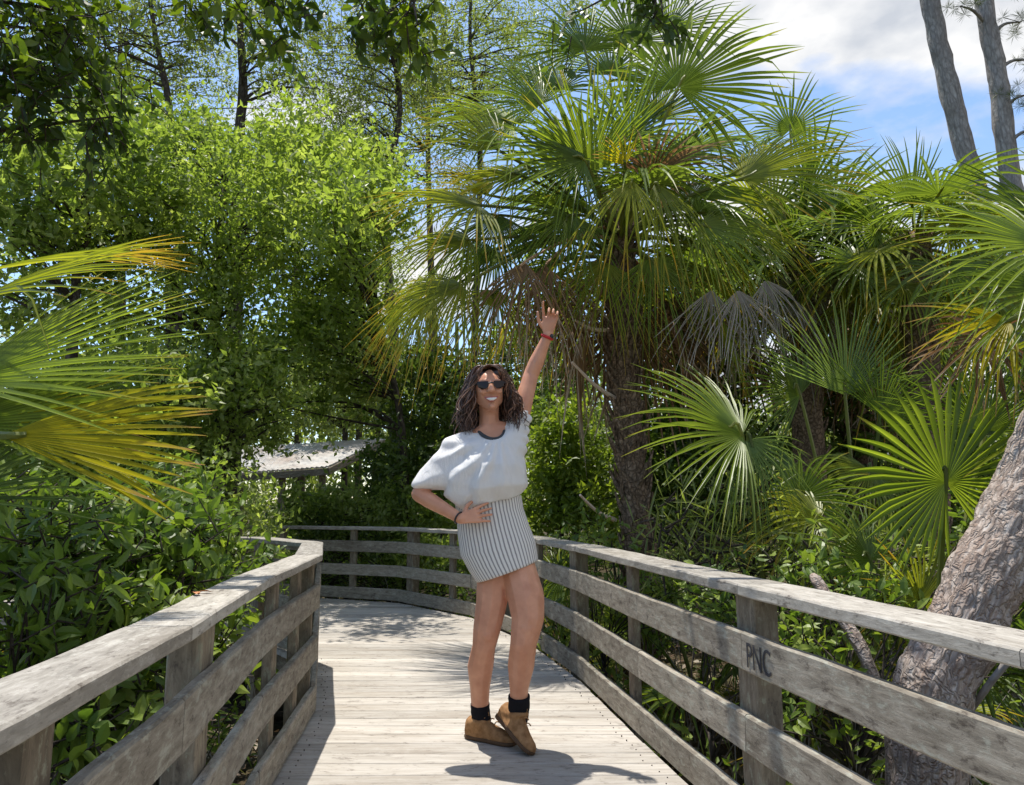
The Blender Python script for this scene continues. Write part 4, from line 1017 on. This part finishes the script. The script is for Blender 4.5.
M['shirt'] = cloth('shirt_cotton', (0.85, 0.85, 0.84))
M['band'] = simple('dark_trim', (0.06, 0.065, 0.07), .8, .2)
M['hair'] = None
m = NT('hair'); a = m.attr('rnd').outputs['Fac']; c = m.ramp(a, [(0, (0.02, 0.011, 0.008)), (.5, (0.10, 0.05, 0.035)), (1, (0.30, 0.17, 0.11))])
M['hair'] = m.done(m.pbr(c, .38, .5))
M['sock'] = simple('sock', (0.012, 0.012, 0.015), .9, .1)
m = NT('suede'); n1 = m.noise(m.pos(), 40, 5); c = m.ramp(n1, [(.3, (0.2, 0.1, 0.042)), (.7, (0.38, 0.215, 0.1))]); M['suede'] = m.done(m.pbr(c, .85, .15, bump=n1, bs=.3, bd=.004))
M['sole'] = simple('sole_rubber', (0.10, 0.06, 0.035), .8, .2)
M['lens'] = simple('dark_lens', (0.016, 0.008, 0.008), .18, .3)
M['red'] = simple('red_strap', (0.5, 0.02, 0.02), .5, .4)
M['black'] = simple('black_plastic', (0.015, 0.015, 0.018), .3, .5)
M['teeth'] = simple('teeth', (0.75, 0.72, 0.66), .3, .5)
M['lips'] = simple('lips', (0.42, 0.11, 0.10), .45, .4)
# striped skirt
m = NT('striped_cotton'); g = m.attr('g').outputs['Vector']; sxz = m.n('ShaderNodeSeparateXYZ'); m.l(g, sxz.inputs[0])
wv = m.math('SINE', m.math('ADD', m.math('MULTIPLY', sxz.outputs[0], 2 * math.pi * 56), m.math('MULTIPLY', m.noise(m.pos(), 30, 2), 1.2)))
n1 = m.noise(m.pos(), 160, 3)
c = m.mixc(m.ramp(m.math('ADD', m.math('MULTIPLY', wv, .5), .5), [(.62, (0, 0, 0)), (.78, (1, 1, 1))]), (0.70, 0.67, 0.63), (0.24, 0.22, 0.22))
c = m.mixc(m.math('MULTIPLY', n1, .2), c, (.5, .48, .46))
M['stripe'] = m.done(m.pbr(c, .9, .15, bump=m.noise(m.pos(), 30, 3, sc3=(1.4, 1, .5)), bs=.35, bd=.015))

HY = 3.62
J = dict(hipA=PP(483, 556, 3.66), hipB=PP(520, 552, 3.62), kneeA=PP(486, 637, 3.64), kneeB=PP(528, 632, 3.56), ankA=PP(480, 712, 3.76), ankB=PP(519, 700, 3.66),
         pel=PP(499, 545, 3.66), waist=PP(492, 505, 3.65), chest=PP(488, 458, 3.64), neck=PP(489, 424, 3.66), head=PP(489, 391, 3.62),
         shR=PP(459, 443, 3.62), shL=PP(516, 430, 3.68))
root = tag(empty('person', (J['ankA'].x + .1, 3.68, 0)), 'person in white top, striped mini skirt and brown boots on the boardwalk, one arm raised', 'person')
bm = bmesh.new()
# legs
def leg(ch): limb(bm, [(PP(u, v, Y_), r_) for u, v, Y_, r_ in ch])
leg([(494, 556, 3.66, .080), (492, 600, 3.655, .079), (487, 628, 3.645, .068), (484, 646, 3.65, .057), (480.5, 666, 3.70, .065), (480, 688, 3.73, .049), (480, 710, 3.76, .042)])
leg([(515, 556, 3.64, .082), (526, 598, 3.60, .090), (528, 617, 3.58, .079), (523.5, 643, 3.57, .064), (521, 665, 3.62, .065), (519, 688, 3.64, .046), (519, 704, 3.66, .041)])
hull(bm, ball_pts(PP(487, 634, 3.607), (.036, .03, .045))); hull(bm, ball_pts(PP(527, 628, 3.53), (.04, .03, .045)))
# feet (inside the boots)
limb(bm, [(J['ankA'], .036), (V3(-.13, 3.75, .05), .024)]); limb(bm, [(J['ankB'], .036), (PP(515, 724, 3.66), .024)])
# trunk
hull(bm, ball_pts(J['pel'], (.14, .105, .10)) + ball_pts(PP(494, 556, 3.66), .08) + ball_pts(PP(515, 556, 3.64), .08))
hull(bm, ball_pts(J['pel'], (.145, .10, .09)) + ball_pts(J['waist'], (.125, .085, .07)))
hull(bm, ball_pts(J['waist'], (.12, .082, .07)) + ball_pts(J['chest'], (.135, .095, .10)))
hull(bm, ball_pts(J['chest'], (.13, .09, .08)) + ball_pts(J['shR'] + V3(.03, 0, -.02), .045) + ball_pts(J['shL'] + V3(-.02, 0, -.01), .052) + ball_pts(J['neck'] + V3(0, .0, -.03), .05))

limb(bm, [(J['neck'] + V3(0, .01, -.03), .054), (J['neck'] + V3(0, .005, .045), .05), (J['head'] + V3(0, .02, -.02), .055)])
# head
hc = J['head']; tl = Matrix.Rotation(R(-4), 3, 'Y') @ Matrix.Rotation(R(8), 3, 'Z')
def H(x, y, z): return hc + tl @ Vector((x, y, z))
def hb(x, y, z, r): return [H(x, y, z) + tl @ (p) for p in ball_pts((0, 0, 0), r)]
hull(bm, hb(0, .02, .025, (.076, .095, .09)) + hb(0, -.03, .0, (.064, .058, .075)))
hull(bm, hb(0, -.03, .0, (.064, .055, .05)) + hb(0, -.056, -.090, (.024, .022, .02)) + hb(-.042, .0, -.045, .025) + hb(.042, .0, -.045, .025))
hull(bm, hb(0, -.092, .025, .008) + hb(0, -.110, -.013, (.013, .011, .009)) + hb(-.014, -.094, -.016, .007) + hb(.014, -.094, -.016, .007))
for s in (-1, 1):
    hull(bm, hb(s * .036, -.072, -.012, (.021, .018, .018)))           # cheek
    hull(bm, hb(s * .03, -.077, .038, (.024, .012, .009)))             # brow
    hull(bm, hb(s * .074, .008, -.002, (.007, .017, .029)))            # ear
hull(bm, hb(0, -.083, -.088, (.016, .014, .013)))                      # chin
# raised arm
sh = J['shL']; el = PP(531, 375, 3.74); wr = PP(548, 335, 3.70)
limb(bm, [(sh + V3(-.01, 0, 0), .058), (sh.lerp(el, .3), .052), (sh.lerp(el, .75), .044), (el, .040), (el.lerp(wr, .3), .040), (el.lerp(wr, .8), .028), (wr, .025)])
# arm on the hip
sr = J['shR']; er = PP(419, 494, 3.60); wq = PP(461, 519, 3.50)
limb(bm, [(sr + V3(.01, 0, -.015), .046), (sr.lerp(er, .4), .043), (er, .038), (er.lerp(wq, .25), .039), (er.lerp(wq, .85), .027), (wq, .024)])
# hands: palm hull and separate fingers
def finger(pts, r0=.0088, r1=.0065):
    limb(bm, [(p, r0 + (r1 - r0) * i / (len(pts) - 1)) for i, p in enumerate(pts)])
# raised hand: up direction U, side S (thumb side is to the left of the picture), forward W (to the camera)
U = (wr - el).normalized(); U = (U + V3(-.25, 0, .2)).normalized(); W = V3(0, -1, .1); W = (W - U * W.dot(U)).normalized(); S = U.cross(W).normalized()
if S.x > 0: S = -S
pc = wr + U * .055
hull(bm, [wr + S * sx_ * .024 + W * w_ * .015 for sx_ in (-1, 1) for w_ in (-1, 1)] + [wr + U * .088 + S * sx_ * .040 + W * w_ * .012 for sx_ in (-1, 1) for w_ in (-1, 1)] + ball_pts(pc, (.03, .018, .03)))
for i, (sx_, ln) in enumerate(((.033, .070), (.011, .078), (-.011, .072), (-.033, .056))):
    k0 = wr + U * .088 + S * sx_
    if i == 0: finger([k0, k0 + U * .036 + S * .008 + W * .008, k0 + U * .058 + S * .012 + W * .018, k0 + U * .074 + S * .012 + W * .030])
    else:
        finger([k0, k0 + U * ln * .42 + W * .014, k0 + U * ln * .55 + W * .036, k0 + U * ln * .30 + W * .05])
k0 = wr + U * .03 + S * .026
finger([k0, k0 + U * .028 + S * .026 + W * .008, k0 + U * .052 + S * .036 + W * .012, k0 + U * .078 + S * .040 + W * .014], .0115, .0075)
# hand on the hip: fingers lie across the front of the waist towards the right
D = (PP(484, 513, 3.50) - wq).normalized(); N2 = V3(0, -1, .15); N2 = (N2 - D * N2.dot(D)).normalized(); Q = D.cross(N2).normalized()
if Q.z < 0: Q = -Q
hull(bm, [wq + Q * a_ * .022 + N2 * b_ * .014 for a_ in (-1, 1) for b_ in (-1, 1)] + [wq + D * .075 + Q * a_ * .037 + N2 * b_ * .011 for a_ in (-1, 1) for b_ in (-1, 1)])
for i, (qz, ln) in enumerate(((.03, .066), (.010, .074), (-.010, .07), (-.03, .055))):
    k0 = wq + D * .073 + Q * qz
    finger([k0, k0 + D * ln * .45 + N2 * .006 + Q * qz * .15, k0 + D * ln * .75 - N2 * .002 + Q * qz * .3, k0 + D * ln - N2 * .012 + Q * qz * .4])
k0 = wq + D * .02 + Q * .022
finger([k0, k0 + Q * .03 + D * .02 - N2 * .004, k0 + Q * .045 + D * .045 - N2 * .014, k0 + Q * .05 + D * .065 - N2 * .025], .011, .0075)
me = solid(bm, .0042, 5, .5)
link('body', me, M['skin'], root)

# face: mouth, sunglasses
bm = bmesh.new()
for i in range(9):
    t = (i - 4) / 4; x = t * .031; z = -.055 + .013 * t * t
    if i < 8:
        t2 = (i - 3) / 4; hull(bm, hb(x, -.094 + .014 * t * t, z + .008 * (1 - t * t), .0032) + hb(t2 * .031, -.094 + .014 * t2 * t2, -.055 + .013 * t2 * t2 + .007 * (1 - t2 * t2), .0032))
        hull(bm, hb(x, -.093 + .014 * t * t, z - -.0 + .010 * (1 - t * t), .0038) + hb(t2 * .031, -.093 + .014 * t2 * t2, -.055 + .013 * t2 * t2 - .009 * (1 - t2 * t2), .0038))
link('mouth', solid(bm, .0022, 2), M['lips'], root)
bm = bmesh.new(); hull(bm, hb(-.022, -.088, -.049, (.004, .004, .003)) + hb(.022, -.088, -.049, (.004, .004, .003)) + hb(-.008, -.096, -.054, (.008, .0045, .0075)) + hb(.008, -.096, -.054, (.008, .0045, .0075)))
link('teeth', solid(bm, .002, 1), M['teeth'], root)
for o in (bpy.data.objects['teeth'],): pass
bm = bmesh.new()
for s in (-1, 1):
    pr = [(-.022, .017), (.024, .019), (.030, .010), (.026, -.008), (.012, -.020), (-.010, -.020), (-.023, -.008), (-.025, .006)]
    hull(bm, [H(s * (.036 + x), -.108 + .35 * (.036 + x) ** 1.0 * (.9 if .036 + x > .03 else .5) + d_, .016 + z) for x, z in pr for d_ in (0, .004)])
gl = bpy.data.meshes.new('lens'); bm.to_mesh(gl); bm.free()
sg = link('sunglasses', gl, M['lens'], root)
mb = MB()
tube(mb, [H(-.012, -.106, .022), H(0, -.110, .024), H(.012, -.106, .022)], .004, n=6)
for s in (-1, 1): tube(mb, [H(s * .066, -.083, .026), H(s * .075, -.05, .024), H(s * .079, .01, .016)], .0035, n=6)
mb.build('frame', M['black'], sg)

# hair: a cap on the skull and many wavy locks to the shoulders
bm = bmesh.new()
hull(bm, hb(0, .035, .038, (.086, .092, .088)) + hb(0, .05, -.03, (.083, .075, .06)))
for s in (-1, 1): hull(bm, hb(s * .04, .01, .078, (.036, .05, .034)) + hb(s * .072, .015, .01, (.014, .035, .04)))
hm = solid(bm, .006, 3)
hr = link('hair', hm, M['hair'], root)
mb = MB()
for i in range(640):
    s = random.choice((-1, 1)); f = random.random()            # f: 0 at the front of the parting, 1 at the back
    y0 = -.068 + .16 * f
    p0 = (s * random.uniform(-.004, .012), y0, .124 - .05 * (f - .35) ** 2 / .2 * (1 if f < .35 else .3))
    sp_ = random.uniform(.070, .105) + (.022 if s > 0 else .014) * random.random()
    y1 = y0 * .55 + .015 + random.uniform(-.015, .025)
    p1 = (s * sp_ * .60, y1 - .012, .112 + .01 * random.random()); p2 = (s * sp_ * .98, y1 + .01, .035)
    dn = random.uniform(.13, .235) * (1 if f < .7 else .85)
    out_ = random.uniform(-.01, .075)
    p3 = (s * (sp_ + out_ * .6), y1 + random.uniform(-.02, .03), .02 - dn * .5); p4 = (s * (sp_ + out_ * random.uniform(.2, 1.2)), y1 + random.uniform(-.045, .035), .02 - dn)
    if f < .22:                                                # locks that frame the forehead
        p0 = (s * random.uniform(0, .012), -.045 - .02 * random.random(), .120); p1 = (s * random.uniform(.036, .05), -.072, .100); p2 = (s * random.uniform(.070, .086), -.045, .045)
    if random.random() < .25:                                  # back locks fill behind the neck
        x = random.uniform(-.07, .07); p1 = (x, .11, .08); p2 = (x * 1.2, .125, 0); p3 = (x * 1.4, .11, -.1); p4 = (x * 1.6, .09, -.18)
    q = spline([H(*p) for p in (p0, p1, p2, p3, p4)], 6)
    ph = random.uniform(0, 6.28); am = random.uniform(.006, .022); fr_ = random.uniform(.6, 1.1)
    q = [p + V3(math.sin(ph + k * fr_), math.cos(ph * 1.3 + k * fr_), math.sin(ph * 2 + k * fr_) * .5) * am * min(1, max(0, k - 5) / 10) for k, p in enumerate(q)]
    r_ = random.uniform(.0018, .004)
    tube(mb, q, [r_ * (1 if k < len(q) - 6 else (len(q) - k) / 7 + .1) for k in range(len(q))], n=4, cap=False, rnd=random.random() ** 1.5)
lk = mb.build('locks', M['hair'], hr, smooth=True)

# shirt
bm = bmesh.new()
def ring(c, rx, ry, n=16, tilt=0.0, rot=0.0):
    return [Vector(c) + V3(math.cos(a) * rx, math.sin(a) * ry, math.cos(a) * rx * tilt) for a in [2 * math.pi * k / n for k in range(n)]]
nk = PP(490, 432, 3.66)
A_ = ring(nk + V3(0, 0, .0), .068, .07, tilt=.05); Bs = ring(PP(488, 446, 3.63), .155, .12, tilt=.12); Cc = ring(PP(489, 466, 3.61), .168, .148, tilt=.05); Dd = ring(PP(489, 488, 3.61), .182, .15, tilt=.10); Ee = ring(PP(490, 503, 3.64), .155, .118, tilt=.24)
hull(bm, A_ + Bs); hull(bm, Bs + Cc); hull(bm, Cc + Dd); hull(bm, Dd + Ee)
shR2 = PP(452, 446, 3.62)
elb = PP(424, 486, 3.60)
hull(bm, ball_pts(shR2, .046) + ball_pts(nk + V3(-.05, 0, -.005), .035) + Bs[4:12] + ball_pts(PP(440, 462, 3.6), .05))
hull(bm, ball_pts(shR2, .046) + ball_pts(nk + V3(-.05, 0, -.01), .03) + ball_pts(elb + V3(.0, 0, .012), (.062, .062, .03)) + ball_pts(PP(448, 484, 3.6), (.05, .075, .03)) + Cc[5:11])
hull(bm, ball_pts(PP(448, 478, 3.6), (.06, .08, .04)) + Dd[4:12] + Cc[4:12] + ball_pts(PP(463, 504, 3.6), (.04, .075, .025)))
limb(bm, [(nk + V3(.07, 0, -.01), .045), (J['shL'] + V3(-.005, 0, 0), .066), (J['shL'].lerp(PP(531, 375, 3.74), .20), .062)])
hull(bm, ball_pts(J['shL'] + V3(0, 0, -.005), .064) + Bs[:4] + Bs[13:] + Cc[:3] + Cc[14:])
bmesh.ops.recalc_face_normals(bm, faces=bm.faces)
sm = solid(bm, .006, 14)
# drape: soft diagonal folds pressed into the cloth, and a scooped neck
foc = PP(500, 430, 3.6)
for v in sm.vertices:
    p = v.co; d = p - foc; ang = math.atan2(d.x, -d.z); rr_ = d.length
    wgt = min(1, max(0, (rr_ - .06) / .18))
    f = math.sin(ang * 17 + mnoise.noise(p * 7) * 3.2) * .010 + mnoise.noise(Vector((p.x * 9, p.y * 9, p.z * 20))) * .006
    zz = (p.z - Ee[0].z)
    f2 = math.sin(p.x * 80 + mnoise.noise(p * 8) * 2) * .0025 * max(0, 1 - abs(zz) / .12)
    ax_ = Vector((p.x - J['chest'].x, p.y - J['chest'].y, 0)); ax_.normalize(); v.co = p + ax_ * (f * wgt + .003 + f2)
    dn = v.co - (nk + V3(.010, -.075, .002)); q = math.sqrt((dn.x / .066) ** 2 + (dn.z / .052) ** 2)
    if q < 1 and v.co.y < nk.y + .0: v.co += V3(0, .055 * (1 - q) ** .5, -.02 * (1 - q))
bm = bmesh.new(); bm.from_mesh(sm)
for _ in range(3): bmesh.ops.smooth_vert(bm, verts=bm.verts, factor=.5)
bm.to_mesh(sm); bm.free()
for q in sm.polygons: q.use_smooth = True
sm.update()
sr_ = link('shirt', sm, M['shirt'], root)
# dark neckband lying in the scooped collar
mb = MB(); pts_ = []
for k in range(25):
    a = 2 * math.pi * k / 24
    x = math.sin(a) * .070; y = -math.cos(a) * .070
    front = max(0, math.cos(a))
    pts_.append(nk + V3(x + .022 * front, y - .04 * front, .018 - .064 * front ** 1.2))
tube(mb, pts_, .0105, n=8, cap=False)
mb.build('neckband', M['band'], sr_, smooth=True)
# chest skin showing inside the collar belongs to the body; give it its place with a small patch of the body's own surface

# skirt: lofted elliptical tube with inner wall
mb = MB(); NS = 96
rows = [(488, 498, 33.5, .108, -3), (490, 512, 33.5, .114, -4), (493.5, 530, 35.5, .125, -6), (498, 548, 37.0, .132, -8), (503, 561, 34, .134, -10), (507.5, 571, 30.5, .134, -12)]
rows = [(cu, cv, ru / 206.0, ry, tl_) for cu, cv, ru, ry, tl_ in rows]
V = []; G = []
def skirt_ring(r_, inner):
    cu, cv, rx, ry, dv = r_; c = PP(cu, cv, 3.655)
    o = []
    for k in range(NS):
        a = 2 * math.pi * k / NS
        x = math.cos(a) * (rx - inner); y = math.sin(a) * (ry - inner)
        zt = math.cos(a) * (-dv / 206.0)
        w_ = .003 * math.sin(a * 9 + cv * .03) * (cv - 500) / 80
        o.append(c + V3(x * (1 + w_), y * (1 + w_), zt * .9 + .0))
    return o
fine = []
for a, b in zip(rows, rows[1:]):
    for q in range(4): fine.append(tuple(x + (y - x) * q / 4 for x, y in zip(a, b)))
fine.append(rows[-1])
allr = [skirt_ring(r_, 0) for r_ in fine] + [skirt_ring(fine[-1], .006), skirt_ring(fine[-4], .008)]
for i, rg in enumerate(allr):
    for k, p in enumerate(rg): V.append(tuple(p)); G.append((k / NS if k <= NS / 2 else 1 - k / NS, i, 0))
Fc = []
for i in range(len(allr) - 1):
    for k in range(NS):
        Fc.append((i * NS + k, i * NS + (k + 1) % NS, (i + 1) * NS + (k + 1) % NS, (i + 1) * NS + k))
mb.add(np.array(V), Fc, g=np.array(G))
mb.build('skirt', M['stripe'], root, smooth=True)

# socks and boots
def sock(pts_, r_):
    mb = MB(); sp_ = spline([PP(*q) for q in pts_], 4)
    tube(mb, sp_, [r_ * (1 + .02 * math.sin(k * 2.1)) for k in range(len(sp_))], n=20)
    mb.build('sock', M['sock'], root, smooth=True)
sock([(480, 703.5, 3.752), (480.5, 712, 3.76), (482, 722, 3.765)], .046); sock([(519, 695.5, 3.650), (519, 706, 3.66), (517, 720, 3.67)], .051)
def boot(heel, toe, ank, tip, flat):
    """heel, toe: sole points; ank: ankle opening centre"""
    fwd = (toe - heel); Lf = fwd.length; fwd.normalize(); upv = (ank - heel.lerp(toe, .28)); upv = (upv - fwd * upv.dot(fwd)).normalized(); sd = fwd.cross(upv)
    bm = bmesh.new()
    def sec(t, wdt, h0, h1): 
        c = heel + fwd * (t * Lf)
        return [c + sd * x * wdt + upv * z for x, z in ((-1, h0), (1, h0), (-1, h0 + (h1 - h0) * .45), (1, h0 + (h1 - h0) * .45), (-.62, h0 + (h1 - h0) * .85), (.62, h0 + (h1 - h0) * .85), (0, h1))]
    q = [(-.02, .020, .012, .075), (.05, .034, .010, .095), (.30, .036, .010, .105), (.45, .037, .010, .088), (.62, .041, .010, .068), (.80, .042, .010, .052), (.93, .034, .010, .042), (1.0, .018, .011, .032)]
    for a, b in zip(q, q[1:]): hull(bm, sec(*a) + sec(*b))
    hull(bm, sec(.02, .036, .03, .09) + sec(.40, .037, .05, .10) + ball_pts(ank, (.05, .05, .02)))
    me = solid(bm, .005, 4)
    for v in me.vertices:
        v.co += v.normal * mnoise.noise(v.co * 28) * .004
    bt = link('boot', me, M['suede'], root)
    bm = bmesh.new()
    for a, b in zip(q, q[1:]):
        s1_ = [heel + fwd * (t * Lf) + sd * x * (wd_ + .004) + upv * z for t, wd_ in ((a[0], a[1]), (b[0], b[1])) for x in (-1, 1) for z in (-.004, .014)]
        hull(bm, s1_)
    link('sole', solid(bm, .004, 2), M['sole'], bt)
    mb = MB()
    for t in (.42, .52, .62):
        c = heel + fwd * (t * Lf) + upv * (.108 - .11 * (t - .36))
        tube(mb, spline([c - sd * .022, c + upv * .008, c + sd * .022], 3), .0028, n=5)
    c = heel + fwd * (.36 * Lf) + upv * .115
    tube(mb, spline([c, c + fwd * .02 + upv * .012, c + fwd * .028 - upv * .004, c + fwd * .008 - upv * .006], 3), .0022, n=5)
    mb.build('lace', M['suede'], bt)
hA = V3(-.215, 3.80, .006); tA = V3(.015, 3.66, .006)
boot(hA, tA, J['ankA'] + V3(0, 0, -.035), None, True)
hB = PP(499, 717, 3.72); tB = V3(.085, 3.52, .006)
boot(hB, tB, J['ankB'] + V3(-.0, -.01, -.055), None, False)

# wrist things
def bandring(c, ax, r, tr, mat, name, flat=1.0):
    ax = ax.normalized(); x = ax.cross(V3(0, 1, .2)).normalized(); y = ax.cross(x)
    mb = MB(); pts_ = [c + x * math.cos(a) * r + y * math.sin(a) * r for a in [2 * math.pi * k / 20 for k in range(21)]]
    tube(mb, pts_, tr, n=8, cap=False); return mb.build(name, mat, root, smooth=True)
wa = (wr - el).normalized()
wt = bandring(wr - wa * .012, wa, .0265, .008, M['red'], 'watch_strap')
bm = bmesh.new(); c0 = wr - wa * .012 + V3(.022, -.018, .0); hull(bm, ball_pts(c0, (.011, .012, .014)))
link('watch_face', solid(bm, .003, 1), M['black'], wt)
bandring(wq - (wq - er).normalized() * .014, wq - er, .0275, .0042, M['black'], 'bracelet')
# bag strap seam running down the shirt
